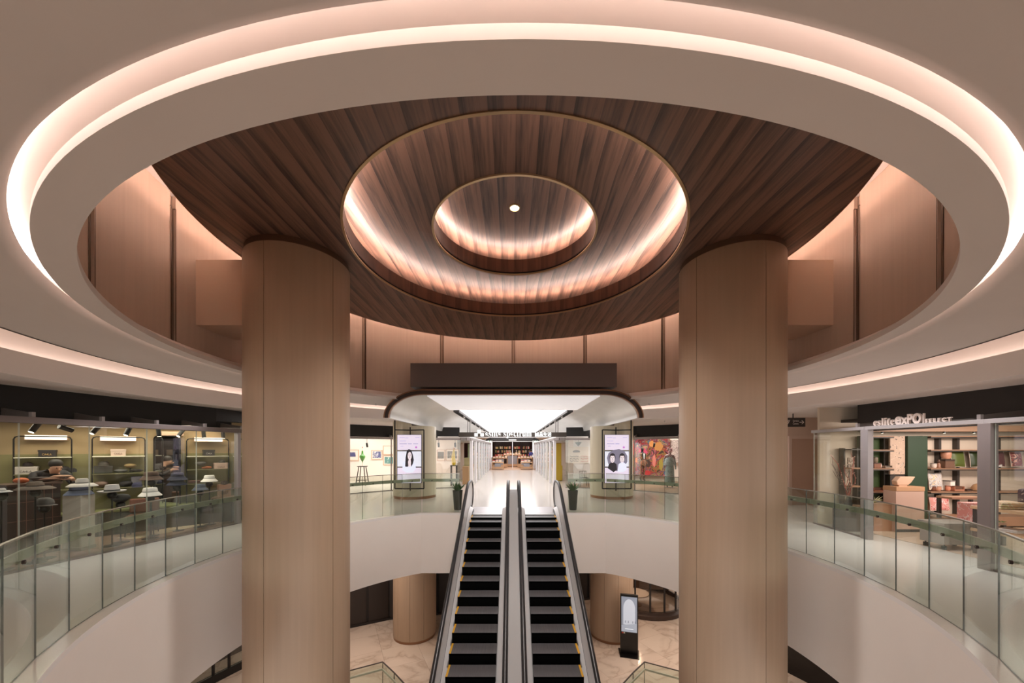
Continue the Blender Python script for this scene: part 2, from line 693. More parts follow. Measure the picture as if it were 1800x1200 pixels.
strips(2.715, 4.70, lambda r: 5.2)
strips(1.40, 3.36, zdome1)
strips(0.0, 1.78, lambda r: 6.085)
for R, z0, z1 in ((2.70, 5.2, 5.50), (1.377, 5.59, 5.90)):
    mb = revolve([(R, z0 + .05), (R, z1), (R + .02, z1), (R + .02, z0 + .03)], 120)
    mb.build('bowl_upstand', wood_mat('upstand_walnut_%d' % int(R * 10), (78, 50, 40), (120, 80, 62)), disc, smooth=40)
    revolve([(R + .012, z0 + .05), (R + .012, z0 + .012)], 120).build('shadow_gap', ironM, disc, smooth=30)
    revolve([(R + .03, z0 + .012), (R - .004, z0 + .012), (R - .004, z0 - .012), (R + .03, z0 - .012), (R + .03, z0 + .012)], 120).build('brass_ring', brass, disc, smooth=30)
revolve([(4.70, 5.215), (4.708, 5.215), (4.708, 5.192), (4.69, 5.192)], 140).build('edge_trim', bronze, disc, smooth=30)
revolve([(2.722, 5.4985), (2.782, 5.4985)], 120).build('light_strip', ledw, disc)
revolve([(1.399, 5.8985), (1.45, 5.8985)], 120).build('light_strip', ledw, disc)
revolve([(4.42, 5.31), (4.50, 5.31)], 140).build('light_strip', M('disc_led_strip', (255, 205, 180), .5, emit=23, ecol=(255, 234, 224)), disc)
t = thing('downlight', 'small round glowing downlight at the centre of the walnut bowl', 'ceiling light', (0, D, 6.07))
MB().lathe([(.098, .052), (.098, .0), (.078, -.006), (.076, .03)], 28).build('trim_ring', brass, t, smooth=40)
MB().lathe([(.076, .02), (.076, .006)], 28).build('lens', lampM, t)
mb = MB().lathe([(5.5, 6.3), (5.5, 6.4)], 60, c=(0, D, 0))
struct('ceiling', mb, paint)

# ------------------------------------------------------------------ columns


def column(x, y, r, z0, z1, npan, a0, label, group, clipx=None, reveal=True, clad=None):
    t = thing('round_column', label, 'column', (x, y, z0), group=group)
    h = z1 - z0
    zr = h - .11 if reveal else h

    def ztop(px, zz):
        return min(zz, 2.75) if clipx is not None and abs(px) < clipx else zz
    n = 48
    mb = MB()
    rows = []
    for zz in (0, 1):
        rows.append([((r - .02) * math.cos(2 * PI * k / n), (r - .02) * math.sin(2 * PI * k / n), 0 if not zz else ztop(x + (r - .02) * math.cos(2 * PI * k / n), h)) for k in range(n)])
    mb.loft(rows, caps=False)
    mb.build('core', M('column_core', (92, 70, 54), .6), t, smooth=40)
    g = .004 / r
    for p in range(npan):
        b0, b1 = a0 + 2 * PI * p / npan + g, a0 + 2 * PI * (p + 1) / npan - g
        m = 14
        rows = []
        for rr, top in ((r - .02, 0), (r, 0), (r, 1), (r - .02, 1)):
            rows.append([(rr * math.cos(b0 + (b1 - b0) * k / m), rr * math.sin(b0 + (b1 - b0) * k / m),
                          .10 if not top else ztop(x + rr * math.cos(b0 + (b1 - b0) * k / m), zr)) for k in range(m + 1)])
        mb = MB().loft(rows[::-1], caps=False, wrap=False)
        for e in (0, m):
            mb.add([q[e] for q in rows], [(0, 1, 2, 3)])
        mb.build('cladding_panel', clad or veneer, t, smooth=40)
    if reveal:
        MB().lathe([(r - .019, zr), (r - .025, h)], n).build('top_reveal', M('reveal_wood', (120, 88, 66), .5), t, smooth=40)
    MB().lathe([(r - .012, 0), (r - .012, .09), (r - .03, .10)], n).build('base_ring', bronze, t, smooth=40)
    return t


toC = math.atan2(-6.3, 3.78)
column(-3.78, 6.3, .81, -5.4, 5.2, 5, toC - math.radians(36), 'tall veneer-clad round column carrying the walnut disc, beside the hat shop side of the void', 'tall columns under the walnut disc')
column(3.78, 6.3, .81, -5.4, 5.2, 5, math.atan2(-6.3, -3.78) - math.radians(36), 'tall veneer-clad round column carrying the walnut disc, on the side of the letter-signed shop', 'tall columns under the walnut disc')
for sx in (-1, 1):
    nm = 'woman portrait' if sx < 0 else 'two men portrait'
    column(sx * 3.87, 14.12, .82, 0, 2.95, 10, .35, 'round veneer column behind the video wall with the %s' % nm, 'round columns behind the video walls', clipx=3.78, reveal=False, clad=M('light_paled_cladding', (206, 196, 172), .28, var=.04, scale=1.2, stretch=(14, 14, .5)))  # upper columns: veneer paled, the white canopy light put into its colour
    column(sx * 3.87, 14.12, .82, -5.4, -1.77, 10, .35, 'round veneer column standing on the lower marble floor ' + ('before the dark panelled wall' if sx < 0 else 'beside the black kiosk'), 'round columns on the lower floor', reveal=False)

# ------------------------------------------------------------------ entrance canopy over the escalator head
YP = 10.0


def arch(e, n=14):
    """outline of the canopy mouth in xz, left foot to right foot, offset e outwards"""
    a, b = .98 + e, .643 + e
    left = [(-2.5 - a * math.cos(PI / 2 * k / n), 2.757 + b * math.sin(PI / 2 * k / n)) for k in range(n + 1)]
    return left + [(-x, z) for x, z in left[::-1]]


def ribbon(e0, e1, y0, y1):
    A, B = arch(e0), arch(e1)
    rows = [[(x, y, z) for x, z in pts] for y, pts in ((y0, A), (y0, B), (y1, B), (y1, A), (y0, A))]
    mb = MB().loft(rows, caps=False, wrap=False)
    for k in (0, -1):
        mb.add([r[k] for r in rows[:4]], [(0, 1, 2, 3)])
    return mb


cf = thing('canopy_frame', 'dark arched frame with bronze edges round the mouth of the bright canopy', 'canopy', (0, YP, 2.757))
ribbon(.0, .02, 9.97, 10.1).build('inner_edge', bronze, cf, smooth=30, world=True)
ribbon(.02, .115, 9.985, 10.1).build('dark_band', darkM, cf, smooth=30, world=True)
ribbon(.115, .145, 9.96, 10.1).build('outer_edge', bronze, cf, smooth=30, world=True)
mb = MB().box(-2.88, 10.0, 3.62, 2.88, 11.6, 4.28)
tag(mb.build('header_beam', M('dark_grey_brown_panel', (104, 91, 87), .6)), 'long plain dark grey-brown beam box above the canopy mouth', 'beam')
# vault: silver quarter-round cheeks, flat ceiling between them
YE = 34.0
mb = MB()
pts = arch(0)
L_ = [p for p in pts if p[0] <= -2.49]
for sgn in (1, -1):
    seg = [(sgn * x, z) for x, z in L_]
    mb.loft([[(x, 10.05, z) for x, z in seg], [(x, 14.0, z) for x, z in seg], [(x, YE, z) for x, z in seg]], caps=False, wrap=False)
    out = [(sgn * (abs(x) + .09) * -1, z + .09) for x, z in L_]
    mb.loft([[(x, 10.05, z) for x, z in out], [(x, YE, z) for x, z in out]], caps=False, wrap=False)
    x0, x1 = sorted((-sgn * 3.48, -sgn * 3.57))
    mb.box(x0, 10.05, 2.757, x1, YE, 2.85)
struct('ceiling_vault', mb, silver, smooth=40)
mb = MB().box(-2.5, 10.05, 3.40, 2.5, YE, 3.46)
struct('ceiling', mb, white)
lum2 = M('soft_luminous_panel', (250, 249, 250), .5, emit=.22, ecol=(250, 248, 252))
lp = thing('luminous_ceiling', 'glowing white ceiling of long light panels over the passage', 'light panel', (0, 13.8, 3.38))
n = 9
MB().box(-2.44, 10.12, 3.372, 2.44, 13.76, 3.395).build('mouth_panel', lum2, lp, world=True)
for k in range(n):
    y0, y1 = 13.8 + (YE - 14) * k / n, 13.8 + (YE - 14) * (k + 1) / n
    MB().box(-2.06, y0 + .015, 3.375, 2.06, y1 - .015, 3.395).build('light_panel', lum, lp, world=True)
for sx in (-1, 1):
    t = thing('lighting_channel', 'dark recessed channel beside the glowing ceiling, on the %s side' % ('banana sculpture' if sx < 0 else 'canvas artwork'), 'light track', (sx * 2.19, 13.8, 3.3), group='dark channels along the glowing ceiling')
    mb = MB()
    mb.box(-.11, 0, .085, .11, 19.8, .098)
    mb.box(-.11, 0, .0, -.095, 19.8, .085)
    mb.box(.095, 0, .0, .11, 19.8, .085)
    mb.box(-.11, -.01, .0, .11, 0.005, .098)
    mb.build('channel', M('channel_grey', (62, 58, 54), .5), t)
    for k in range(6):
        MB().lathe([(.03, .08), (.035, .03), (.05, -.05), (.045, -.055), (.01, -.05)], 10, c=(0, 2.2 + k * 2.6, 0)).build('spotlight', white, t, smooth=40)

# sprinkler heads in the ceilings near the canopy
for k, (x, y, Y) in enumerate(((661, 0, 10.4), (653, 0, 13.2), (1141, 0, 10.4), (1168, 0, 13.4))):
    q = P(x, y, Y)
    zc = 3.23 if Y < 11 else 2.945
    r_ = math.hypot(q.x, Y - D)
    if Y < 11:
        zc = 3.255 - (r_ - 5.30) * .097
    t = thing('sprinkler', 'small ceiling sprinkler %s on the %s side of the canopy' % ('beside the white ring' if Y < 11 else 'before the black gallery fascia', 'woman portrait' if x < 900 else 'mannequin'), 'sprinkler', (q.x, Y, zc - .06), group='ceiling sprinklers')
    MB().lathe([(.03, .052), (.03, .045), (.008, .04), (.008, .012), (.018, .006), (.018, 0)], 12).build('head', steel, t, smooth=40)
# ------------------------------------------------------------------ escalators
Y0 = 10.30
TAN = math.tan(math.radians(30))
yel = M('yellow_step_edge', (214, 160, 40), .5)
treadM = M('ribbed_step_tread', (88, 86, 88), .45, .0, var=.35, scale=3, stretch=(60, .5, .5))
riserM = M('black_step_riser', (8, 8, 8), .95, spec=.05)
panelM = M('light_balustrade_panel', (224, 222, 222), .25, .0)
deckM = M('satin_steel_deck', (208, 206, 206), .28, .0)
skirtM = M('black_skirt', (30, 29, 30), .4)
YB = Y0 - 5.4 / TAN        # lower landing


def zl(y):
    """height of the step line at depth y, eased at the top and the bottom"""
    z = -(Y0 - y) * TAN
    k = .35
    if y > Y0 - k and y < Y0 + k:
        u = (Y0 + k - y) / (2 * k)
        z = -u * u * k * TAN
    elif y >= Y0 + k:
        z = 0
    return max(z, -5.4)


def esc_path(top):
    ys = [top] + [Y0 + .35 - .7 * i / 8 for i in range(9)]
    y = Y0 - .8
    while y > YB:
        ys.append(y)
        y -= .9
    return [(y, zl(y)) for y in ys + [YB, YB - .6]]


def sweep(sec, top, mi=0, mb=None):
    """cross-section (x, dz) carried down the escalator line"""
    mb = mb or MB()
    rows = [[(x, y, z + dz) for x, dz in sec] for y, z in esc_path(top)]
    return mb.loft(rows, mi, caps=True, wrap=True)


def escalator(sx, label):
    t = thing('escalator', label, 'escalator', (sx * .76, Y0, 0), group='twin escalators')
    xi, xo = .33, 1.19       # inner and outer edge of the steps
    def X(v): return sx * v
    k = 0
    y = Y0
    rise = [0.012, .06, .14]
    z = -.004
    while z > -5.2:
        dz = rise[k] if k < 3 else .2
        z2 = z - dz
        yn = y - .346
        mb = MB()
        x0, x1 = sorted((X(xi), X(xo)))
        # tread just below, then the riser standing at its back
        mb.add([(x0, yn, z2), (x1, yn, z2), (x1, y, z2), (x0, y, z2)], [(0, 1, 2, 3)], 0)
        mb.add([(x0, y, z2), (x1, y, z2), (x1, y, z), (x0, y, z)], [(0, 1, 2, 3)], 1)
        mb.add([(x0, yn, z2 - .03), (x1, yn, z2 - .03), (x1, yn, z2), (x0, yn, z2)], [(0, 1, 2, 3)], 1)
        st = mb.build('step', [treadM, riserM], t, world=True)
        e0, e1 = sorted((X(xo - .035), X(xo)))
        MB().box(e0, yn, z2, e1, y - .01, z2 + .006).build('yellow_edge', yel, st, world=True)
        y, z = yn, z2
        k += 1
    x0, x1 = sorted((X(xi), X(xo)))
    MB().box(x0, Y0, -.03, x1, Y0 + .22, .004).build('comb_plate', steel, t, world=True, bevel=.003)
    x0, x1 = sorted((X(xi - .1), X(xo + .1)))
    MB().box(x0, Y0 + .22, -.03, x1, Y0 + 1.35, .006).build('landing_plate', M('landing_plate', (196, 192, 194), .3, .5, var=.05, scale=30), t, world=True)
    for side, a, o in (('inner', xi, -1), ('outer', xo, 1)):
        # skirt, sloped deck, dark joint, upright panel, handrail
        sweep([(X(a), -.25), (X(a), .10), (X(a + o * .012), .10), (X(a + o * .012), -.25)], Y0 + .5).build('skirt', skirtM, t, world=True, smooth=30)
        w = .10 if side == 'outer' else .15
        sweep([(X(a + o * .005), .10), (X(a + o * w), .165), (X(a + o * w), .13), (X(a + o * .01), .06)], Y0 + .5).build('deck', deckM, t, world=True, smooth=30)
        xp = a + o * (w + .006)
        sweep([(X(a + o * w), .165), (X(xp), .165), (X(xp), .10), (X(a + o * w), .10)], Y0 + .62).build('joint', skirtM, t, world=True, smooth=30)
        # panel outline including the rounded newel
        pts = [(y, z + .86) for y, z in esc_path(Y0 + .75)[::-1]]
        lo = [(y, z + .12) for y, z in esc_path(Y0 + .75)]
        cy, cz, rr = Y0 + .75, .50, .36
        newel = [(cy + rr * math.sin(PI * i / 10), cz + rr * math.cos(PI * i / 10)) for i in range(1, 10)]
        mb = MB()
        top = [(y, z + .86) for y, z in esc_path(Y0 + .75)]
        bot = [(y, z + .12) for y, z in esc_path(Y0 + .75)]
        for xx in (xp, xp + o * .03):
            vs = [(X(xx), y, z) for y, z in top] + [(X(xx), y, z) for y, z in bot]
            nn = len(top)
            mb.add(vs, [(i, i + 1, nn + i + 1, nn + i) for i in range(nn - 1)])
            vs = [(X(xx), cy, cz + rr)] + [(X(xx), y, z) for y, z in newel] + [(X(xx), cy, .12)]
            mb.add(vs, [tuple(range(len(vs)))])
        for A in (top, [(cy, cz + rr)] + newel):
            for (ya, za), (yb, zb) in zip(A, A[1:]):
                mb.add([(X(xp), ya, za), (X(xp), yb, zb), (X(xp + o * .03), yb, zb), (X(xp + o * .03), ya, za)], [(0, 1, 2, 3)])
        mb.build('balustrade_panel', panelM, t, world=True)
        # handrail with its loop round the newel
        hp = [(X(xp + o * .015), cy - .35, .18)] + [(X(xp + o * .015), y, z) for y, z in ((cy - .1, cz - rr - .03), )]
        loop = [(cy + (rr + .03) * math.sin(PI * i / 12), cz - (rr + .03) * math.cos(PI * i / 12)) for i in range(13)]
        path = [(X(xp + o * .015), y, z) for y, z in loop] + [(X(xp + o * .015), y, z + .90) for y, z in esc_path(Y0 + .6)]
        MB().tube(path, .044, 10).build('handrail', rubber, t, world=True, smooth=50)
        MB().tube([(x, y, z - .03) for x, y, z in path[6:]], .022, 6).build('rail_guide', steel, t, world=True, smooth=50)
    return t


escalator(-1, 'escalator nearer the banana sculpture side, black ribbed steps with yellow edges, handrails and pale panels')
escalator(1, 'escalator nearer the black kiosk side, black ribbed steps with yellow edges, handrails and pale panels')
mb = MB()
sweep([(-.115, .10), (.115, .10), (.115, .62), (-.115, .62)], Y0 + .9, mb=mb)
tag(mb.build('centre_cover', M('matt_cover_metal', (176, 174, 173), .6, spec=.3), smooth=30), 'pale metal cover strip running between the two escalators', 'escalator cover')
# outer cladding of the pair, seen from beside or below
mb = MB()
for sx in (-1, 1):
    sec = [(sx * 1.34, .14), (sx * 1.38, .14), (sx * 1.38, -1.0), (sx * 1.34, -1.0)]
    sweep(sec, Y0 + .2, mb=mb)
sweep([(-1.38, -1.0), (1.38, -1.0), (1.38, -1.04), (-1.38, -1.04)], Y0 + .2, mb=mb)
tag(mb.build('escalator_truss', deckM, smooth=30), 'pale metal truss cladding beneath the two escalators', 'escalator cladding')

# ------------------------------------------------------------------ glass balustrade round the void
RG = 5.28
railM = M('olive_grey_rail', (176, 182, 160), .35, .0)
capM = M('thin_steel_cap', (170, 166, 160), .25, .8)
bal = thing('glass_balustrade', 'curved frameless glass balustrade with steel standoffs round the circular void', 'railing', (0, D, 0))
pts = []
tc = math.acos((CH + .17) / RG)
x_end = 1.62
pts.append((x_end, D + CH + .17))
for q in (.55, 1.1):
    pts.append((x_end + q, D + CH + .17))
a = tc
N_ = 48
for k in range(N_ + 1):
    t = tc + (2 * PI - 2 * tc) * k / N_
    pts.append((RG * math.sin(t), D + RG * math.cos(t)))
for q in (1.1, .55, 0):
    pts.append((-x_end - q, D + CH + .17))


def glass_pane(a, b, z0, z1, th, parent, name='glass_pane', g=.007, mats=None):
    a, b = Vector((*a, 0)), Vector((*b, 0))
    d = (b - a).normalized()
    n = Vector((-d.y, d.x, 0)) * th / 2
    a, b = a + d * g, b - d * g
    mb = MB()
    vs = [p + s * n + Vector((0, 0, z)) for z in (z0, z1) for p, s in ((a, 1), (b, 1), (b, -1), (a, -1))]
    mb.add(vs, [(0, 1, 5, 4), (2, 3, 7, 6)], 0)
    mb.add(vs, [(1, 2, 6, 5), (3, 0, 4, 7), (3, 2, 1, 0), (4, 5, 6, 7)], 1)
    return mb.build(name, mats or [glass, edgeG], parent, world=True)


def out_pt(p, e):
    v = Vector((p[0], p[1] - D))
    v = v.normalized() * (v.length + e)
    return (v.x, v.y + D)


for i in range(len(pts) - 1):
    a, b = pts[i], pts[i + 1]
    if math.hypot(a[0] - b[0], a[1] - b[1]) < .05 or max(a[1], b[1]) < 2.5:
        continue
    gp = glass_pane(a, b, .004, 1.145, .012, bal, g=.002)
    MB().bar((*a, 1.152), (*b, 1.152), .026, .014).build('top_cap', capM, bal, world=True)
    ra, rb = out_pt(a, .085), out_pt(b, .085)
    MB().bar((*ra, .945), (*rb, .945), .022, .09).build('hand_rail', railM, bal, world=True, bevel=.006)
    m = ((a[0] + b[0]) / 2, (a[1] + b[1]) / 2)
    m0, m1 = out_pt(m, -.03), out_pt(m, .085)
    so = MB().tube([(*m0, .94), (*m1, .94)], .007, 8).build('standoff', railM, bal, world=True, smooth=40)
    MB().tube([(*m0, .94), (*out_pt(m, -.012), .94)], .017, 10).build('disc_cap', darkM, so, world=True, smooth=40)

# ------------------------------------------------------------------ glass balustrade of the lower opening
for sx in (-1, 1):
    nm = 'in front of the dark panelled wall' if sx < 0 else 'in front of the black kiosk'
    t = thing('lower_balustrade', 'low glass balustrade corner on the marble floor ' + nm, 'railing', (sx * 3.8, 10.4, -5.4), group='glass corners on the lower floor')
    P3 = [(sx * 6.6, 8.9), (sx * 5.7, 9.4), (sx * 4.75, 9.9), (sx * 3.8, 10.4), (sx * 3.3, 9.9), (sx * 2.8, 9.35), (sx * 2.3, 8.8)]
    for a, b in zip(P3, P3[1:]):
        glass_pane(a, b, -5.38, -4.30, .02, t)
        MB().bar((*a, -4.29), (*b, -4.29), .03, .02).build('top_cap', darkM, t, world=True)
        MB().bar((a[0] - sx * .02, a[1] - .09, -4.45), (b[0] - sx * .02, b[1] - .09, -4.45), .03, .05).build('hand_rail', railM, t, world=True)

# ------------------------------------------------------------------ hanging sign over the passage
sign = thing('hanging_sign', 'hanging dark board with white serif lettering and three white squares over the passage', 'sign', (-.02, 17.0, 2.45))
MB().box(-2.56, 0, .0, 2.56, .06, .22).build('board', M('sign_board', (66, 58, 52), .5), sign, bevel=.004)
for sx in (-1, 1):
    for q in (0, .1):
        MB().box(sx * 2.09 + q - .05, .01, .15, sx * 2.09 + q - .02, .05, .84).build('hanger', M('hanger_grey', (96, 92, 88), .4, .4), sign)
glow = M('lit_white_letter', (255, 255, 255), .5, emit=1.4, ecol=(255, 255, 255))
for qx, qz in ((-1.80, .03), (-1.655, .175), (-1.51, .03)):
    MB().box(qx, -.03, qz, qx + .142, 0.0, qz + .142).build('logo_square', glow, sign)
letters(serif('eslite') + ' ' + serif('spectrum'), .40, glow, sign, Matrix.Translation((-1.29, -.012, .03)), .01, width=2.20, bold=-.007)
letters('誠品生活', .22, glow, sign, Matrix.Translation((1.06, -.012, .03)), .01, width=.78)

# ------------------------------------------------------------------ potted plants beside the escalator heads
potM = M('dark_green_grey_pot', (52, 58, 48), .55, var=.08, scale=8)
leafM = M('plant_leaf', (58, 104, 44), .5, var=.35, scale=9)
budM = M('pale_bud', (196, 214, 150), .5)
for sx in (-1, 1):
    t = thing('potted_plant', 'tall dark pot with a leafy budding plant on the ' + ('banana sculpture' if sx < 0 else 'canvas artwork') + ' side of the escalators', 'potted plant', (-1.735 if sx < 0 else 1.85, 11.15, 0), group='potted plants at the escalator head')
    MB().lathe([(.105, 0), (.115, .02), (.155, .58), (.165, .6), (.15, .6), (.145, .56)], 20).build('pot', potM, t, smooth=40)
    MB().lathe([(.146, .55), (.02, .565)], 16).build('soil', M('soil', (46, 34, 26), .9), t)
    rnd = random.Random(5 + sx)
    for k in range(44):
        a = rnd.uniform(0, 2 * PI)
        le = rnd.uniform(.16, .30)
        sp = rnd.uniform(.25, 1.0)
        p0 = Vector((.05 * math.cos(a), .05 * math.sin(a), .56))
        rows = []
        for j in range(6):
            f = j / 5
            c = p0 + Vector((math.cos(a) * sp * le * f, math.sin(a) * sp * le * f, le * (f * (1.25 - .45 * sp * f))))
            wv = .022 * math.sin(PI * min(.97, .12 + f * .86))
            s = Vector((-math.sin(a), math.cos(a), 0)) * wv
            rows.append([c - s, c + Vector((0, 0, -.005)), c + s])
        MB().loft(rows, caps=False, wrap=False).build('leaf', leafM, t, smooth=60)
    for k in range(7):
        a = rnd.uniform(0, 2 * PI)
        q = rnd.uniform(.03, .13)
        h = rnd.uniform(.8, .93)
        st = MB().tube([(.02 * math.cos(a), .02 * math.sin(a), .57), (q * math.cos(a), q * math.sin(a), h)], .004, 5).build('stem', leafM, t)
        MB().ball((q * math.cos(a), q * math.sin(a), h + .02), (.012, .012, .03), 8).build('bud', budM, st, smooth=60)
# ------------------------------------------------------------------ gallery fronts either side of the passage
galM = M('gallery_wall_paint', (240, 226, 216), .7, var=.015, scale=1)
carpet = M('brown_carpet', (150, 118, 98), .9, var=.1, scale=30)
canvasM = M('paper_mount', (238, 222, 210), .7)
oakM = M('pale_oak_frame', (206, 172, 146), .5)
trackM = M('black_track_head', (18, 17, 17), .4)


def facade(name, label, poly, header, panes, fascia=None, posts=(), group=None, brackets=True, hz=2.31, mat=None):
    """glass shopfront along a polyline: header beam, panes, posts, roof brackets"""
    t = thing(name, label, 'shopfront', (*poly[0], 0), group=group)
    hm = mat or headerM
    mb = MB()
    for a, b in zip(poly, poly[1:]):
        MB().bar((*a, hz + .045), (*b, hz + .045), .12, .09).build('header', hm, t, world=True, bevel=.006)
        MB().bar((*a, .015), (*b, .015), .05, .03).build('sill', hm, t, world=True)
        L = math.hypot(b[0] - a[0], b[1] - a[1])
        n = max(1, round(L / panes))
        for k in range(n):
            p = (a[0] + (b[0] - a[0]) * k / n, a[1] + (b[1] - a[1]) * k / n)
            q = (a[0] + (b[0] - a[0]) * (k + 1) / n, a[1] + (b[1] - a[1]) * (k + 1) / n)
            glass_pane(p, q, .03, hz, .015, t, mats=[shopG, M('pale_glass_edge', (186, 190, 176), .3)], g=.005)
    return t


def bracket(t, p, d, z, L=.55):
    """tapered steel fin standing on the header and running back to the wall, d = unit direction inwards"""
    px = Vector((-d[1], d[0], 0)) * .02
    p = Vector((*p, 0))
    d = Vector((*d, 0))
    f = [p + Vector((0, 0, z)), p + Vector((0, 0, z + .07)), p + d * L + Vector((0, 0, z + .16)), p + d * L + Vector((0, 0, z))]
    vs = [v + px for v in f] + [v - px for v in f]
    MB().add(vs, [(0, 1, 2, 3), (7, 6, 5, 4), (0, 4, 5, 1), (1, 5, 6, 2), (2, 6, 7, 3), (3, 7, 4, 0)]).build('bracket', M('fin_grey', (96, 88, 84), .5, .2), t, world=True)
    c = p - d * .02
    MB().box(c.x - .024, c.y - .024, z, c.x + .024, c.y + .024, z + .08).build('bracket_shoe', M('pale_clamp', (150, 142, 138), .4, .3), t, world=True)


def black_fascia(name, poly, z0, z1, off):
    mb = MB()
    rows = [[(x + off[0], y + off[1], z) for x, y in poly] for z in (z0, z1)]
    mb.loft(rows, caps=False, wrap=False)
    return struct(name, mb, blackM)


for sx in (-1, 1):
    side = 'left' if sx < 0 else 'right'
    poly = [(sx * 9.6, 12.2), (sx * 8.3, 13.5), (sx * 6.9, 14.9), (sx * 5.5, 16.2), (sx * 4.0, 17.0), (sx * 2.55, 17.4)]
    if sx > 0:
        poly = poly[::-1]
    lab = 'glass gallery front with silver header before the framed pictures' if sx < 0 else 'glass gallery front with silver header before the painted mural'
    t = facade('gallery_shopfront', lab, poly, 0, 1.7, group='gallery glass fronts', mat=frameM)
    for a in poly[1:-1]:
        MB().box(a[0] - .02, a[1] - .02, .03, a[0] + .02, a[1] + .02, 2.31).build('mullion', frameM, t, world=True)
        v = Vector((a[0], a[1] - D)).normalized()
        bracket(t, a, (v.x, v.y), 2.40, .5)
    v = [Vector((x, y - D)) for x, y in poly]
    off = [(p.normalized() * (p.length + .5)) for p in v]
    mb = MB().loft([[(p.x, p.y + D, z) for p in off] for z in (2.42, 2.95)], caps=False, wrap=False)
    struct('wall_gallery_fascia_' + side, mb, blackM)
    mb = MB().loft([[(p.x, p.y + D, 2.46) for p in off], [(p.normalized().x * (p.length + 8), p.normalized().y * (p.length + 8) + D, 2.5) for p in v]], caps=False, wrap=False)
    # interior: back wall, end wall, carpet
    mb = MB().box(min(sx * 13, sx * 3.2), 20.6, 0, max(sx * 13, sx * 3.2), 20.7, 2.95)
    struct('wall_gallery_back_' + side, mb, galM)
    mb = MB().box(min(sx * 13, sx * 12.9), 10, 0, max(sx * 13, sx * 12.9), 20.6, 2.95)
    struct('wall_gallery_end_' + side, mb, galM)
    mb = MB().prism([(x + sx * .03, y + .05) for x, y in (poly if sx > 0 else poly[::-1])] + [(sx * 12.9, 12.3), (sx * 12.9, 20.6), (sx * 3.2, 20.6)], .002, .014)
    struct('floor_gallery_' + side, mb, M('pale_gallery_floor', (226, 214, 206), .3) if sx < 0 else carpet)
    # passage front: silver posts, panes and rounded header
    t = thing('passage_shopfront', 'row of silver posts and glass along the passage, on the %s side' % ('banana sculpture' if sx < 0 else 'gold panel'), 'shopfront', (sx * 2.1, 17.8, 0), group='passage shopfronts')
    hp = [(sx * 2.55, 17.4), (sx * 2.3, 17.5), (sx * 2.13, 17.7), (sx * 2.08, 18.0), (sx * 2.08, 33.5)]
    for a, b in zip(hp, hp[1:]):
        MB().bar((*a, 2.36), (*b, 2.36), .14, .14).build('header', frameM, t, world=True, bevel=.01)
    ys = [17.95, 19.9, 21.9, 23.9, 26.0, 28.4, 31.0, 33.5]
    for k, y in enumerate(ys):
        MB().box(sx * 2.08 - .07, y - .13, 0, sx * 2.08 + .07, y + .13, 2.30).build('post', M('silver_post', (232, 229, 232), .4, .0), t, world=True, bevel=.006)
        if k < len(ys) - 1:
            glass_pane((sx * 2.08, y + .11), (sx * 2.08, ys[k + 1] - .11), .02, 2.3, .015, t, mats=[shopG, M('pale_glass_edge', (186, 190, 176), .3)])
    # what stands behind the passage fronts
    mb = MB().box(min(sx * 4.6, sx * 4.7), 20.7, 0, max(sx * 4.6, sx * 4.7), 34, 2.95)
    struct('wall_passage_' + side, mb, M('passage_wall', (214, 198, 184), .6))
    mb = MB().box(min(sx * 2.1, sx * 4.7), 17.6, 2.42, max(sx * 2.1, sx * 4.7), 34, 2.5)
    struct('ceiling', mb, white)
    for k, y in enumerate((21.4, 23.1, 25.2, 27.4)):
        col = (((206, 174, 60), (176, 186, 150), (120, 110, 96), (196, 160, 70)) if sx > 0 else ((170, 160, 120), (176, 186, 150), (120, 110, 96), (196, 180, 110)))[k]
        mb = MB().box(sx * 2.6 - .3, y - .45, .02, sx * 2.6 + .3, y + .45, .9)
        mb.box(sx * 2.6 - .25, y - .4, .9, sx * 2.6 + .25, y + .4, 2.2 if k % 2 == (0 if sx > 0 else 1) else 1.35)
        tag(mb.build('display_plinth', M('plinth_%d_%d' % (k, sx), col, .5), bevel=.01), ('gold' if sx > 0 else 'khaki', 'grey green', 'taupe', 'ochre')[k] + ' display block behind the passage glass on the ' + ('banana sculpture side' if sx < 0 else 'canvas artwork side'), 'display', 'display blocks behind the passage glass')

# ------------------------------------------------------------------ pictures in the gallery
def picture_mat(name, bg, fg, scale, thr=.5):
    m = bpy.data.materials.new(name)
    m.use_nodes = True
    nt = m.node_tree
    N, L = nt.nodes.new, nt.links.new
    b = nt.nodes['Principled BSDF']
    b.inputs['Roughness'].default_value = .6
    tc = N('ShaderNodeTexCoord')
    v = N('ShaderNodeTexNoise')
    v.inputs['Scale'].default_value = scale
    v.inputs['Detail'].default_value = 2
    v.inputs['Distortion'].default_value = 2.5
    L(tc.outputs['Object'], v.inputs[0])
    cr = N('ShaderNodeValToRGB')
    cr.color_ramp.interpolation = 'CONSTANT'
    e = cr.color_ramp.elements
    e[0].position = 0
    e[0].color = (*lin(bg), 1)
    e[1].position = thr
    e[1].color = (*lin(fg[0]), 1)
    for k, c in enumerate(fg[1:]):
        q = e.new(thr + .07 * (k + 1))
        q.color = (*lin(c), 1)
    L(v.outputs[0], cr.inputs[0])
    L(cr.outputs[0], b.inputs['Base Color'])
    MATS[name] = m
    return m


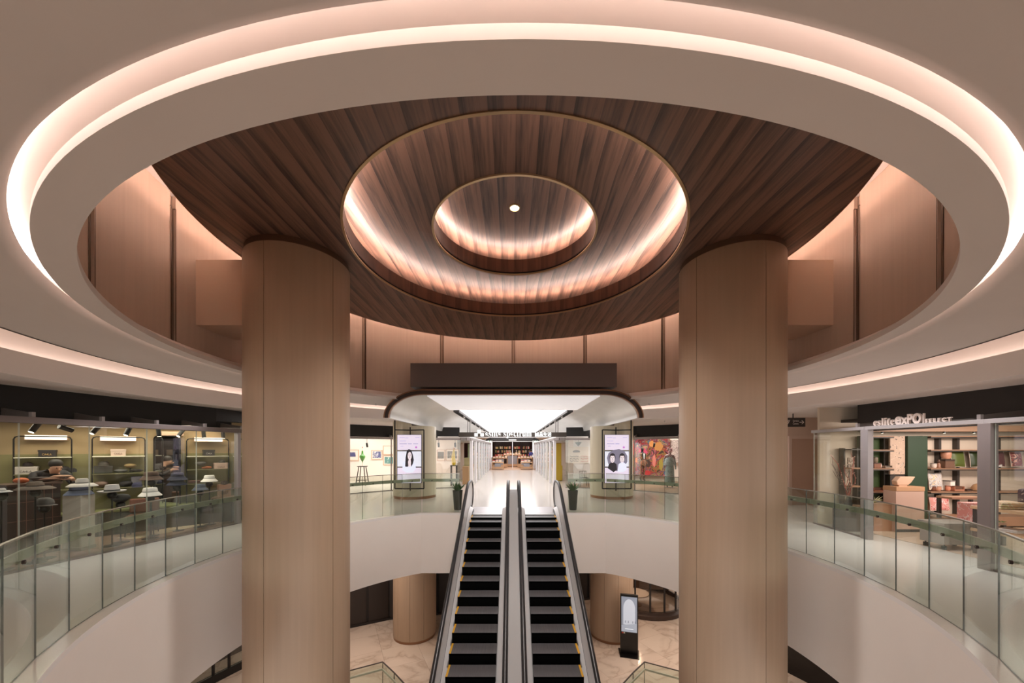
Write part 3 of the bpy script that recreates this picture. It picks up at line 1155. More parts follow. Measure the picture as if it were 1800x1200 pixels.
def picture(x0, y0, x1, y1, label, art, inset, Y=20.58, frame=oakM):
    """framed sheet on the back wall; pixel box of the frame, inset = fraction taken by the mount"""
    a, b = P(x0, y0, Y), P(x1, y1, Y)
    wd, ht = b.x - a.x, a.z - b.z
    t = thing('framed_picture', label, 'picture', (a.x + wd / 2, Y, b.z), group='framed pictures on the gallery wall')
    f = .03
    mb = MB()
    mb.box(-wd / 2, -.03, 0, -wd / 2 + f, .01, ht).box(wd / 2 - f, -.03, 0, wd / 2, .01, ht)
    mb.box(-wd / 2 + f, -.03, 0, wd / 2 - f, .01, f).box(-wd / 2 + f, -.03, ht - f, wd / 2 - f, .01, ht)
    mb.build('frame', frame, t)
    MB().box(-wd / 2 + f, -.012, f, wd / 2 - f, .01, ht - f).build('mount', canvasM, t)
    i0, i1, j0, j1 = inset
    MB().box(-wd / 2 + wd * i0, -.016, ht * j0, -wd / 2 + wd * i1, -.011, ht * j1).build('print', art, t)


picture(602, 790, 630.5, 809.5, 'framed print of a long blue band with a pale shape, hung beside the stool sculpture', picture_mat('print_blue_band', (70, 72, 120), [(206, 200, 210), (86, 92, 150)], 3, .58), (.25, .82, .36, .76))
picture(653, 791, 672, 807.5, 'framed print of blue and white swirling pattern', picture_mat('print_blue_swirl', (84, 92, 140), [(226, 224, 230), (60, 64, 112), (236, 232, 232)], 3.4, .5), (.13, .88, .16, .86))
picture(673.5, 783, 697, 799, 'framed sheet with a tiny dark mark, hung above the teal print', picture_mat('print_white', (236, 222, 210), [(234, 218, 206)], 1), (.08, .92, .1, .9))
picture(674, 800, 697, 817, 'framed teal print hung below the white sheet', picture_mat('print_teal', (96, 142, 138), [(120, 164, 156), (206, 214, 206)], 4, .56), (.1, .95, .14, .84))
picture(768, 790, 782, 809.5, 'framed small dark brown print between the column and the banana sculpture', picture_mat('print_brown', (92, 78, 62), [(120, 104, 84), (70, 58, 48)], 5), (.1, .88, .2, .8))
picture(784, 789, 806, 809.5, 'framed dark print right behind the banana sculpture', picture_mat('print_umber', (110, 98, 84), [(70, 62, 56), (160, 150, 136)], 4), (.12, .88, .2, .82))

# stool with the green glass sculpture
b = P(637, 853, 18.4)
t = thing('tall_stool', 'tall black four-legged stool in the gallery under the green sculpture', 'stool', (b.x, 18.4, .014))
for i in (-1, 1):
    for j in (-1, 1):
        MB().bar((i * .25, j * .22, 0), (i * .13, j * .12, .96), .035, .035).build('leg', ironM, t)
MB().box(-.2, -.19, .95, .2, .19, .985).build('seat', ironM, t, bevel=.005)
mb = MB()
for i in (-1, 1):
    mb.bar((i * .22, -.195, .26), (i * .22, .195, .26), .02, .02)
mb.bar((-.22, -.195, .26), (.22, -.195, .26), .02, .02).bar((-.22, .195, .26), (.22, .195, .26), .02, .02)
mb.build('footrest', ironM, t)
t = thing('glass_sculpture', 'green spindle-shaped glass sculpture with a red tip above the tall stool', 'sculpture', (b.x, 18.4, 1.0))
gm = M('green_glass_body', (60, 140, 40), .1, var=.3, scale=5, coat=.6)
MB().lathe([(.006, 0), (.008, .16), (.03, .24), (.10, .36), (.145, .47), (.13, .53), (.06, .60), (.04, .70), (.045, .73), (.035, .78), (.01, .79)], 20).build('body', gm, t, smooth=50)
MB().lathe([(.012, .78), (.018, .86), (.010, .93)], 10).build('neck', M('cream_neck', (236, 216, 196), .5), t, smooth=50)
MB().ball((0, 0, .955), .028, 10).build('red_tip', M('red_tip', (200, 50, 40), .4), t, smooth=50)
# banana sculpture on its stand
b = P(798, 855, 18.2)
t = thing('sculpture_stand', 'slim black four-legged stand carrying the yellow banana sculpture', 'stand', (b.x, 18.2, .014))
for i in (-1, 1):
    for j in (-1, 1):
        MB().box(i * .135 - .018, j * .135 - .018, 0, i * .135 + .018, j * .135 + .018, 1.0).build('leg', ironM, t)
MB().box(-.17, -.17, 1.0, .17, .17, 1.03).build('top', ironM, t)
t = thing('banana_sculpture', 'upright yellow banana-shaped sculpture on the slim black stand', 'sculpture', (b.x, 18.2, 1.046))
ym = M('banana_yellow', (230, 192, 40), .4, var=.12, scale=6)
MB().tube([(.0, 0, 0), (-.01, 0, .12), (-.03, 0, .3), (-.035, 0, .5), (-.02, 0, .68), (0, 0, .8)], [.07, .105, .10, .085, .055, .03], 12).build('body', ym, t, smooth=50)
MB().tube([(0, 0, .78), (.01, 0, .84), (.07, 0, .88)], [.03, .022, .015], 8).build('stalk', M('banana_stalk', (196, 120, 40), .5), t, smooth=50)
MB().tube([(0, 0, .84), (-.05, 0, .9)], [.016, .012], 8).build('stalk', M('banana_stalk', (196, 120, 40), .5), t, smooth=50)
a = P(819, 837, 19.0)
tag(MB().box(a.x - .16, 18.85, .014, a.x + .16, 19.15, .95).build('tan_plinth', M('tan_wood', (178, 142, 104), .6), bevel=.005), 'plain tan wooden plinth beside the passage corner', 'plinth')

# right gallery: white partition, canvas, hanging green piece, chair
mb = MB().box(3.3, 19.4, .014, 5.2, 19.5, 2.9)
struct('wall_partition', mb, white)
a, b = P(999, 785, 19.36), P(1034.5, 814, 19.36)
t = thing('canvas_artwork', 'wide cream canvas with scrawled dark and pink letters behind the column', 'picture', (a.x, 19.36, b.z))
wd, ht = b.x - a.x, a.z - b.z
MB().box(0, 0, 0, wd, .035, ht).build('canvas', M('cream_canvas', (232, 220, 206), .7, var=.05, scale=3), t)
for q, (x0, x1, m) in enumerate(((.08, .5, M('scrawl_grey', (110, 104, 98), .7)), (.62, .98, M('scrawl_pink', (206, 130, 112), .7)))):
    for k in range(3):
        z = ht * (.40 - .14 * k)
        rnd = random.Random(k + 5 * q)
        path = []
        for i in range(14):
            path.append((wd * (x0 + (x1 - x0) * i / 13), -.006, z + rnd.uniform(-.045, .06)))
        MB().tube(path, .010, 5).build('scrawl', m, t)
MB().lathe([(.17, 0), (.20, .05), (.15, .1), (.05, .12)], 14, c=(wd * .4, -.004, ht * .66), sy=.03).build('scrawl_head', M('scrawl_grey', (110, 104, 98), .7), t, smooth=40)
a = P(1016.5, 778, 18.9)
t = thing('hanging_sculpture', 'dark green fan-shaped glass piece hung from the gallery ceiling', 'sculpture', (a.x, 18.9, 2.02))
MB().lathe([(.005, 0), (.06, .05), (.17, .18), (.19, .22), (.1, .21), (.02, .17)], 16).build('body', M('dark_green_glass', (36, 76, 62), .15, coat=.5), t, smooth=50)
MB().tube([(0, 0, .18), (0, 0, .93)], .006, 6).build('wire', ironM, t)
a = P(1026, 846, 17.9)
t = thing('wire_chair', 'small dark metal wire chair behind the glass below the cream canvas', 'chair', (a.x, 17.9, .014))
for i in (-1, 1):
    for j in (-1, 1):
        MB().bar((i * .2, j * .2, 0), (i * .17, j * .17, .42), .02, .02).build('leg', darkM, t)
MB().box(-.2, -.2, .42, .2, .2, .44).build('seat', darkM, t)
mb = MB()
for k in range(5):
    mb.bar((-.16 + .08 * k, .19, .44), (-.16 + .08 * k, .22, .74), .014, .014)
mb.bar((-.18, .22, .74), (.18, .22, .74), .02, .02)
mb.build('backrest', darkM, t)

# mural wall
def mural_mat():
    m = bpy.data.materials.new('mural_paint')
    m.use_nodes = True
    nt = m.node_tree
    N, L = nt.nodes.new, nt.links.new
    b = nt.nodes['Principled BSDF']
    b.inputs['Roughness'].default_value = .6
    tc = N('ShaderNodeTexCoord')
    n1 = N('ShaderNodeTexNoise'); n1.inputs['Scale'].default_value = 1.5; n1.inputs['Detail'].default_value = 3; n1.inputs['Distortion'].default_value = 2.2
    L(tc.outputs['Object'], n1.inputs[0])
    cr = N('ShaderNodeValToRGB')
    cr.color_ramp.interpolation = 'CONSTANT'
    e = cr.color_ramp.elements
    cols = [(30, 26, 30), (70, 50, 34), (150, 116, 56), (170, 44, 48), (60, 44, 40), (186, 84, 100), (56, 76, 90), (196, 150, 110), (118, 100, 46), (46, 38, 36)]
    e[0].position = 0; e[0].color = (*lin(cols[0]), 1)
    e[1].position = .9; e[1].color = (*lin(cols[-1]), 1)
    for k, c in enumerate(cols[1:-1]):
        q = e.new(.33 + .045 * k); q.color = (*lin(c), 1)
    L(n1.outputs[0], cr.inputs[0])
    L(cr.outputs[0], b.inputs['Base Color'])
    return m


a, b = P(1104, 770, 20.4), P(1178, 836, 20.4)
t = thing('mural_panel', 'large colourful abstract mural in red, pink and ochre behind the mannequins', 'painting', (a.x, 20.4, b.z))
wd, ht = b.x - a.x, a.z - b.z
MB().box(0, 0, 0, wd, .195, ht).build('painted_board', mural_mat(), t)


def blob(cx, cz, rx, rz, col, name='paint_shape', star=0):
    n = 24
    pts = []
    for k in range(n):
        q = 1 + (star * (1 if k % 2 else -1) if star else .14 * math.sin(3 * k) + .08 * math.cos(5 * k))
        pts.append((cx + rx * q * math.cos(2 * PI * k / n), cz + rz * q * math.sin(2 * PI * k / n)))
    MB().slab(pts, -.004 - .0008 * random.random(), 0).build(name, M('mural_%d_%d_%d' % col, col, .6), t)


for f, g, rx, rz, col in ((.35, .62, .24, .26, (214, 70, 110)), (.10, .70, .22, .3, (206, 52, 56)), (.47, .33, .17, .22, (62, 34, 30)), (.47, .33, .1, .14, (120, 70, 50)), (.72, .78, .26, .26, (206, 140, 74)), (.56, .85, .15, .18, (226, 150, 80)), (.62, .40, .1, .36, (224, 130, 116)), (.45, .08, .2, .14, (206, 32, 46)), (.78, .3, .12, .34, (170, 150, 60)), (.90, .08, .14, .12, (60, 84, 130)), (.08, .93, .2, .05, (190, 24, 60)), (.34, .95, .16, .05, (120, 20, 40)), (.06, .28, .17, .2, (40, 38, 40)), (.2, .42, .12, .14, (226, 120, 60)), (.5, .9, .1, .1, (80, 110, 130))):
    blob(wd * f, ht * g, rx, rz, col)
a = P(1185, 800, 20.3)
t = thing('poster_strip', 'tall pale patterned sheet hung at the end of the mural', 'picture', (a.x + .16, 20.3, 1.1))
MB().box(-.3, 0, 0, .35, .295, 1.3).build('sheet', picture_mat('pale_pattern', (216, 196, 186), [(150, 120, 116), (230, 214, 206), (176, 150, 140)], 4), t)

# ------------------------------------------------------------------ figures
def skinned(name, joints, edges, mats, zones, parent=None, sub=2):
    """continuous body: joints {i: ((x,y,z), radius)}, grown with a Skin modifier; zones(co) -> material index"""
    keys = list(joints)
    me = bpy.data.meshes.new(name)
    me.from_pydata([joints[k][0] for k in keys], [(keys.index(a), keys.index(b)) for a, b in edges], [])
    o = bpy.data.objects.new(name, me)
    o.modifiers.new('skin', 'SKIN').use_smooth_shade = True
    sk = me.skin_vertices[0].data
    for i, k in enumerate(keys):
        r = joints[k][1]
        sk[i].radius = r if isinstance(r, tuple) else (r, r)
        sk[i].use_root = (i == 0)
    sb = o.modifiers.new('sub', 'SUBSURF')
    sb.levels = sb.render_levels = sub
    nm = evaluated(o)
    nm.materials.clear()
    for m in mats:
        nm.materials.append(m)
    for p in nm.polygons:
        p.material_index = zones(p.center)
        p.use_smooth = True
    o = bpy.data.objects.new(name, nm)
    C.objects.link(o)
    o.parent = parent
    return o


def standing(turn=0.0):
    J = {'pelvis': ((0, 0, .96), (.155, .115)), 'waist': ((0, 0, 1.10), (.135, .10)), 'chest': ((0, .0, 1.32), (.165, .115)), 'neckb': ((0, .01, 1.48), (.075, .07)), 'neck': ((0, 0, 1.55), (.052, .055)), 'head': ((0, -.015, 1.63), (.078, .09)), 'crown': ((0, -.01, 1.73), (.07, .085))}
    E = [('pelvis', 'waist'), ('waist', 'chest'), ('chest', 'neckb'), ('neckb', 'neck'), ('neck', 'head'), ('head', 'crown')]
    for s, n in ((-1, 'l'), (1, 'r')):
        J['sh' + n] = ((s * .17, .01, 1.42), .062)
        J['el' + n] = ((s * .235, .03, 1.14), .045)
        J['wr' + n] = ((s * .25, -.03, .90), .032)
        J['hd' + n] = ((s * .25, -.05, .80), (.022, .036))
        J['hp' + n] = ((s * .09, 0, .90), .09)
        J['kn' + n] = ((s * .10, -.01, .50), .062)
        J['an' + n] = ((s * .10, .02, .09), .042)
        J['ft' + n] = ((s * .11, -.12, .035), (.04, .03))
        E += [('chest', 'sh' + n), ('sh' + n, 'el' + n), ('el' + n, 'wr' + n), ('wr' + n, 'hd' + n), ('pelvis', 'hp' + n), ('hp' + n, 'kn' + n), ('kn' + n, 'an' + n), ('an' + n, 'ft' + n)]
    return J, E


dummy = M('black_mannequin_skin', (24, 22, 22), .3)
florM = picture_mat('floral_suit', (46, 54, 40), [(190, 96, 60), (60, 74, 48), (206, 150, 110), (40, 44, 36)], 9, .5)
denimM = picture_mat('pale_denim', (134, 152, 152), [(150, 166, 164), (110, 128, 130)], 6, .5)
b = P(1129, 844, 19.4)
t = thing('plinth_platform', 'low brown platform under the floral-suited mannequin', 'platform', (b.x, 19.4, .014))
MB().box(-.5, -.45, 0, .5, .45, .12).build('deck', carpet, t, bevel=.005)
t = thing('mannequin', 'black mannequin in a dark floral suit before the mural', 'mannequin', (b.x, 19.4, .134), rz=.25)
J, E = standing()
for k in J:
    J[k] = ((J[k][0][0] * 1.05, J[k][0][1], J[k][0][2] * 1.05), J[k][1])
skinned('body', J, E, [dummy, florM], lambda c: 1 if .12 < c.z < 1.52 and not (abs(c.x) > .2 and c.z < .92) else 0, t)
MB().slab([(-.05, 1.50), (.05, 1.50), (.025, 1.22), (-.02, 1.20)], -.158, -.10).build('shirt', white, t)
mb = MB()
for s in (-1, 1):
    mb.slab([(s * .05, 1.52), (s * .10, 1.48), (s * .09, 1.36), (s * .02, 1.2)], -.165, -.11)
mb.build('lapel', M('lapel_green', (40, 48, 38), .7), t)
MB().lathe([(.20, .86), (.19, 1.1), (.15, 1.15)], 20, sy=.75).build('jacket_skirt', florM, t, smooth=50)
b = P(1177, 858, 17.3)
t = thing('mannequin', 'mannequin in a long pale denim outfit with a flowered head, by the carpet edge', 'mannequin', (b.x, 17.3, .03), rz=-.3)
J, E = standing()
for k in J:
    J[k] = ((J[k][0][0] * 1.05, J[k][0][1], J[k][0][2] * 1.08), J[k][1])
skinned('body', J, E, [dummy, denimM, picture_mat('flower_wrap', (70, 56, 60), [(206, 196, 196), (150, 70, 90), (220, 170, 150)], 10)], lambda c: 2 if c.z > 1.36 else 1 if c.z > .1 else 0, t)
MB().lathe([(.24, .12), (.22, .5), (.2, .9), (.17, 1.12), (.14, 1.16)], 22, sy=.8).build('robe', denimM, t, smooth=60)
MB().lathe([(.26, 1.06), (.24, 1.2), (.21, 1.36), (.1, 1.5)], 20, sy=.7).build('cape', picture_mat('grey_cape', (126, 140, 138), [(176, 182, 180), (96, 100, 104)], 8), t, smooth=60)
mb = MB()
for k in range(14):
    a = k * 2.4
    mb.ball((.09 * math.cos(a), .09 * math.sin(a) - .02, 1.72 + .1 * math.sin(k * 1.7) + .06), .045, 8)
mb.build('flowers', picture_mat('flower_wrap2', (190, 120, 130), [(226, 206, 200), (120, 50, 60), (90, 70, 66)], 14), t, smooth=60)
MB().lathe([(.26, -.016), (.26, 0)], 24).build('base_plate', steel, t)

# ------------------------------------------------------------------ video walls on the column fronts
bezel = M('black_bezel', (16, 15, 18), .4)
scrM = M('screen_lilac', (216, 206, 226), .3, emit=.40, ecol=(222, 212, 232))
scrB = M('screen_pale', (218, 222, 236), .3, emit=.40, ecol=(218, 222, 236))
ink = M('screen_ink', (44, 38, 46), .4, emit=.10, ecol=(44, 38, 46))
skinS = M('screen_face', (226, 214, 220), .4, emit=.38, ecol=(226, 214, 220))
greyS = M('screen_grey', (120, 116, 132), .4, emit=.40, ecol=(120, 116, 136))
textS = M('screen_text', (150, 140, 176), .4, emit=.45, ecol=(156, 146, 186))
purS = M('screen_purple', (176, 96, 176), .4, emit=.5, ecol=(182, 100, 182))
shirtS = M('screen_shirt', (206, 210, 228), .4, emit=.5, ecol=(206, 210, 228))


def ellipse(cx, cz, rx, rz, n=22, a0=0, a1=2 * PI):
    return [(cx + rx * math.cos(a0 + (a1 - a0) * k / n), cz + rz * math.sin(a0 + (a1 - a0) * k / n)) for k in range(n)]


def videowall(sx, label):
    Y = 13.0
    x0, x1 = (698, 741) if sx < 0 else (1062.5, 1106)
    a, b = P(x0, 763, Y), P(x1, 849.5, Y)
    wd, ht = b.x - a.x, a.z - b.z
    t = thing('video_wall', label, 'screen', (a.x + wd / 2, Y, b.z), group='three-panel video walls')
    ph = ht / 3
    pans = []
    for k in range(3):
        p = MB().box(-wd / 2, 0, ph * k + .012, wd / 2, .07, ph * (k + 1) - .012).build('screen_panel', [bezel], t)
        s = MB().box(-wd / 2 + .012, -.004, ph * k + .022, wd / 2 - .012, .0, ph * (k + 1) - .022).build('display', scrM if k != 1 else scrB, p)
        pans.append(p)

    def shape(pts, mat, layer, name='image_shape'):
        MB().slab(pts, -.004 - .0012 * layer, -.0045).build(name, mat, pans[1])
    for (u0, u1, v) in ((.10, .32, .93), (.34, .46, .925), (.74, .92, .93), (.10, .36, .86), (.10, .40, .80), (.44, .60, .80), (.66, .86, .80) if sx < 0 else (.44, .56, .80), (.14, .26, .755)):
        h = .010 if v > .82 or v < .77 else .02
        shape([(-wd / 2 + wd * u0, ht * v), (-wd / 2 + wd * u1, ht * v), (-wd / 2 + wd * u1, ht * v + h), (-wd / 2 + wd * u0, ht * v + h)], textS, 1, 'text_line')
    c = (wd * .28, ht * .735)
    shape([(c[0] + (.055 if k % 2 else .024) * math.cos(PI * k / 8), c[1] + (.055 if k % 2 else .024) * math.sin(PI * k / 8)) for k in range(16)], purS, 1, 'star_mark')
    if sx < 0:
        shape([(-.25, ht * .27), (-.24, ht * .42), (-.13, ht * .47), (.12, ht * .47), (.22, ht * .40), (.24, ht * .30), (.12, ht * .22), (-.1, ht * .22)], shirtS, 1, 'blouse')
        shape([(-.15, ht * .345), (-.135, ht * .52), (-.09, ht * .66), (-.02, ht * .70), (.07, ht * .68), (.13, ht * .58), (.165, ht * .48), (.13, ht * .40), (.07, ht * .34), (.05, ht * .42), (-.06, ht * .34)], ink, 2, 'hair')
        shape(ellipse(.015, ht * .56, .072, .145), skinS, 3, 'face')
        shape([(-.03, ht * .34), (-.045, ht * .44), (-.02, ht * .485), (.05, ht * .485), (.065, ht * .42), (.04, ht * .34)], skinS, 3, 'neck')
        for ex in (-.022, .042):
            shape(ellipse(ex, ht * .58, .014, .008, 10), ink, 4, 'eye')
        shape(ellipse(.012, ht * .525, .02, .008, 10), greyS, 4, 'mouth')
        shape([(.012, ht * .57), (.022, ht * .545), (.004, ht * .545)], greyS, 4, 'nose')
    else:
        shape([(-.36, ht * .52), (-.30, ht * .62), (-.12, ht * .68), (.08, ht * .70), (.27, ht * .66), (.38, ht * .56), (.38, ht * .44), (.2, ht * .28), (.0, ht * .25), (-.16, ht * .30), (-.31, ht * .40)], greyS, 1, 'backdrop')
        for fx, fz, m2, hairz in ((-.16, .50, ink, .575), (.19, .50, shirtS, .575)):
            shape([(fx - .17, ht * .31 if fx < 0 else ht * .24), (fx - .13, ht * .39), (fx - .04, ht * .43), (fx + .06, ht * .43), (fx + .15, ht * .39), (fx + .17, ht * .28), (fx + .04, ht * .23)], m2, 2, 'jacket')
            shape(ellipse(fx, ht * .53, .105, .155), ink, 3, 'hair')
            shape(ellipse(fx, ht * .505, .082, .150), skinS, 4, 'face')
            shape(ellipse(fx, ht * .583, .088, .04), ink, 5, 'hair_fringe')
            for ex in (-.033, .033):
                shape(ellipse(fx + ex, ht * .53, .016, .009, 10), ink, 6, 'eye')
            shape(ellipse(fx, ht * .455, .03, .009, 10), greyS, 6, 'mouth')
            shape([(fx, ht * .525), (fx + .014, ht * .485), (fx - .014, ht * .485)], greyS, 6, 'nose')
    # mounting frame
    f = thing('screen_frame', 'black steel frame holding the video wall with the ' + ('woman portrait' if sx < 0 else 'two men portrait'), 'frame', (t.location.x, Y + .1, 0), group='steel frames of the video walls')
    fx0, fx1 = (P(692.5, 0, Y).x - t.location.x, P(744, 0, Y).x - t.location.x) if sx < 0 else (P(1060, 0, Y).x - t.location.x, P(1111, 0, Y).x - t.location.x)
    zt, zb = P(0, 755, Y).z, P(0, 859, Y).z
    for x in (fx0, fx1):
        MB().box(x - .018, -.02, zb, x + .018, .02, 2.93 if abs(x + t.location.x) > 3.7 else zt).build('upright', ironM, f)
    MB().box(-.018, .0, zb - .08, .018, .03, zt + .1).build('upright', ironM, f)
    for z in (zt, zb):
        MB().bar((fx0, 0, z), (0, .04, z - .01), .03, .04).build('crossbar', ironM, f)
        MB().bar((0, .04, z - .01), (fx1, 0, z), .03, .04).build('crossbar', ironM, f)


videowall(-1, 'tall three-panel screen showing a black and white portrait of a long-haired woman')
videowall(1, 'tall three-panel screen showing a black and white portrait of two men')

# track spotlights of the galleries
for k, (x, y, lab) in enumerate(((771, 778, 'between the column and the banana sculpture'), (800, 779, 'above the banana sculpture'), (645, 772, 'above the blue swirl print'), (1150, 772, 'above the floral-suited mannequin'))):
    q = P(x, y, 18.3)
    t = thing('gallery_spotlight', 'small black spotlight hung ' + lab, 'spotlight', (q.x, 18.3, 2.06), group='gallery spotlights')
    MB().tube([(0, 0, .05), (0, 0, .88)], .010, 6).build('stem', trackM, t)
    MB().tube([(0, -.03, .12), (0, .05, -.08)], .05, 12).build('head', trackM, t, smooth=40)
# ------------------------------------------------------------------ bookstore at the end of the passage
woodL = M('pale_table_wood', (196, 156, 118), .5, var=.08, scale=3, stretch=(1, 8, 8))
shelfD = M('dark_bookcase', (56, 38, 36), .6)
mb = MB().box(-9, 46, 0, 9, 46.1, 3.4)
struct('wall_bookstore_back', mb, M('wine_brown_wall', (92, 56, 50), .7))
for sx in (-1, 1):
    mb = MB().box(min(sx * 4.6, sx * 9), 34.0, 0, max(sx * 4.6, sx * 9), 34.1, 3.4)
    struct('wall_bookstore_front_%s' % ('left' if sx < 0 else 'right'), mb, white)
    mb = MB().box(min(sx * 9, sx * 8.9), 34, 0, max(sx * 9, sx * 8.9), 46, 3.4)
    struct('wall_bookstore_side_%s' % ('left' if sx < 0 else 'right'), mb, M('store_side', (190, 160, 136), .7))
mb = MB().box(-9, 34, 2.92, 9, 46, 3.0)
struct('ceiling', mb, white)
mb = MB().box(-9, 31.6, .002, 9, 46, .01)
struct('floor_bookstore', mb, M('store_wood_floor', (170, 134, 104), .35))
# arched dark portal of the store
t = thing('store_portal', 'dark rounded portal over the bookstore entrance', 'portal', (0, 34.0, 2.4))
A = [(-2.6, 2.62), (-2.45, 2.8), (-2.15, 2.93), (2.15, 2.93), (2.45, 2.8), (2.6, 2.62)]
B = [(2.6, 2.60), (2.3, 2.64), (-2.3, 2.64), (-2.6, 2.60)]
MB().slab(A + B, 33.9, 34.1).build('arch', blackM, t, world=True)
MB().box(-.35, 33.85, 2.66, .35, 33.89, 2.74).build('lit_strip', M('store_sign_strip', (240, 220, 200), .5, emit=.8), t, world=True)
mb = MB()
for sx in (-1, 0, 1):
    mb = MB().box(sx * 2.0 - .03, 33.9, 0, sx * 2.0 + .03, 33.96, 2.62)
    mb.build('door_post', M('silver_post', (232, 229, 232), .4, .0), t, world=True)
MB().box(-2.0, 33.9, 2.55, 2.0, 33.96, 2.60).build('door_header', steel, t, world=True)
# bookcases with rows of books
bc = [(220, 186, 150), (206, 120, 100), (230, 214, 196), (190, 70, 60), (160, 150, 96), (226, 190, 110), (180, 150, 130), (214, 90, 70)]
BN_ = ['tan', 'salmon', 'cream', 'red', 'olive', 'amber', 'taupe', 'coral']
bkm = [M('book_%d' % k, c, .6) for k, c in enumerate(bc)]
brnd = random.Random(3)
for sx in (-1, 1):
    t = thing('bookcase', 'dark wall bookcase with rows of books, ' + ('below the purple-brown wall half' if sx < 0 else 'beside the person in blue'), 'bookcase', (sx * 1.12, 43.0, .01), group='dark bookcases of the bookstore')
    MB().box(-1.0, .25, 0, 1.0, .3, 2.75).build('back', shelfD, t)
    for x in (-1.0, 0, .96):
        MB().box(x - .02, -.05, 0, x + .02, .25, 2.75).build('upright', shelfD, t)
    for z in (.06, .5, .95, 1.4, 1.85, 2.3):
        MB().box(-1.0, -.05, z - .03, 1.0, .25, z).build('shelf', shelfD, t)
    for ri, z in enumerate((.95, 1.4, 1.85)):
        x = -.92
        while x < .86:
            wv = brnd.uniform(.07, .15)
            if brnd.random() < .14 or abs(x) < .05:
                x += wv
                continue
            hh = brnd.uniform(.22, .32)
            m = bkm[7] if (sx > 0 and ri == 0 and x > .4) else brnd.choice(bkm)
            q = MB().box(-wv / 2 + .004, -.13, 0, wv / 2 - .004, .12, hh).build('book', m)
            q.location = (sx * 1.12 + x + wv / 2, 43.10, .01 + z)
            tag(q, '%s book in the %s row of the bookcase %s' % (BN_[bkm.index(m)], ('lowest', 'middle', 'top')[ri], 'below the purple-brown wall half' if sx < 0 else 'beside the person in blue'), 'book', 'books on the dark bookcases')
            x += wv
# display tables with stacked books
def book_table(x, y, w, d, h, label, short):
    t = thing('book_table', label, 'table', (x, y, .01), group='wooden book tables')
    MB().box(-w / 2, -d / 2, h - .06, w / 2, d / 2, h).build('top', woodL, t, bevel=.005)
    for i in (-1, 1):
        for j in (-1, 1):
            MB().box(i * (w / 2 - .03) - .03, j * (d / 2 - .03) - .03, 0, i * (w / 2 - .03) + .03, j * (d / 2 - .03) + .03, h - .06).build('leg', woodL, t)
    MB().box(-w / 2 + .02, -d / 2 + .02, .08, w / 2 - .02, d / 2 - .02, .26).build('drawer_base', woodL, t)
    MB().box(-w / 4, -d / 2 + .04, .26, w / 4, d / 2 - .06, h - .12).build('crate', M('grey_crate', (150, 150, 156), .6), t)
    k = 0
    xx = -w / 2 + .16
    while xx < w / 2 - .08:
        for j, yy in enumerate((-d / 4, d / 4)):
            n = 2 + (k + j) % 3
            for q in range(n):
                m = bkm[(k * 3 + q + j) % len(bkm)] if j else [M('white_book', (240, 232, 224), .6), bkm[2], bkm[0]][(k + q) % 3]
                o = MB().box(-.11, -.15, 0, .11, .15, .05).build('book', m)
                o.location = (x + xx, y + yy, .01 + h + .052 * q)
                o.rotation_euler = (0, 0, .1 * math.sin(k * 2 + q))
                cn = BN_[bkm.index(m)] if m in bkm else 'white'
                tag(o, '%s book %s a %s pile on the %s' % (cn, 'on top of' if q == n - 1 else 'inside', 'front' if not j else 'back', short), 'book', 'books piled on the wooden tables')
        xx += .30
        k += 1


book_table(-1.33, 32.6, 1.08, .8, .66, 'pale wooden book table before the door post, on the glowing window side without the person', 'low table away from the person')
book_table(1.28, 32.6, 1.08, .8, .66, 'pale wooden book table before the door post, near the person in blue', 'low table near the person')
book_table(-1.25, 36.0, 1.5, .8, .95, 'second, taller wooden book table behind the low one, away from the person', 'taller table away from the person')
book_table(1.25, 36.0, 1.5, .8, .95, 'second, taller wooden book table beside the person in blue', 'taller table beside the person')
book_table(0, 37.8, 1.9, .8, 1.25, 'highest wooden book table between the two bookcases', 'highest table between the bookcases')
for sx in (-1, 1):
    t = thing('bench', 'brown wooden bench below the glowing window, ' + ('empty' if sx < 0 else 'in front of the person'), 'bench', (sx * 2.75, 35.6, .01), group='benches of the bookstore')
    MB().box(-.6, -.3, .62, .6, .3, .7).build('seat', M('bench_brown', (110, 74, 52), .5), t)
    for i in (-1, 1):
        MB().box(i * .52 - .04, -.28, 0, i * .52 + .04, .28, .62).build('leg', M('bench_brown', (110, 74, 52), .5), t)
    # glowing window with green stripes
    t = thing('lit_window', 'tall glowing window with green stripes, ' + ('left free' if sx < 0 else 'behind the person in blue'), 'window', (sx * 2.72, 41.5, .9), group='tall glowing windows of the bookstore')
    MB().box(-.38, 0, 0, .38, .05, 2.0).build('pane', M('window_glow', (236, 244, 240), .5, emit=.9), t)
    for x in (-.2, .08, .27):
        MB().box(x - .03, -.01, .1, x + .03, .0, 1.95).build('stripe', M('green_stripe', (120, 170, 96), .5, emit=.35), t)
    mb = MB()
    for x in (-.41, .38):
        mb.box(x, -.02, 0, x + .03, .06, 2.02)
    mb.box(-.41, -.02, 2.0, .41, .06, 2.03)
    mb.build('frame', white, t)
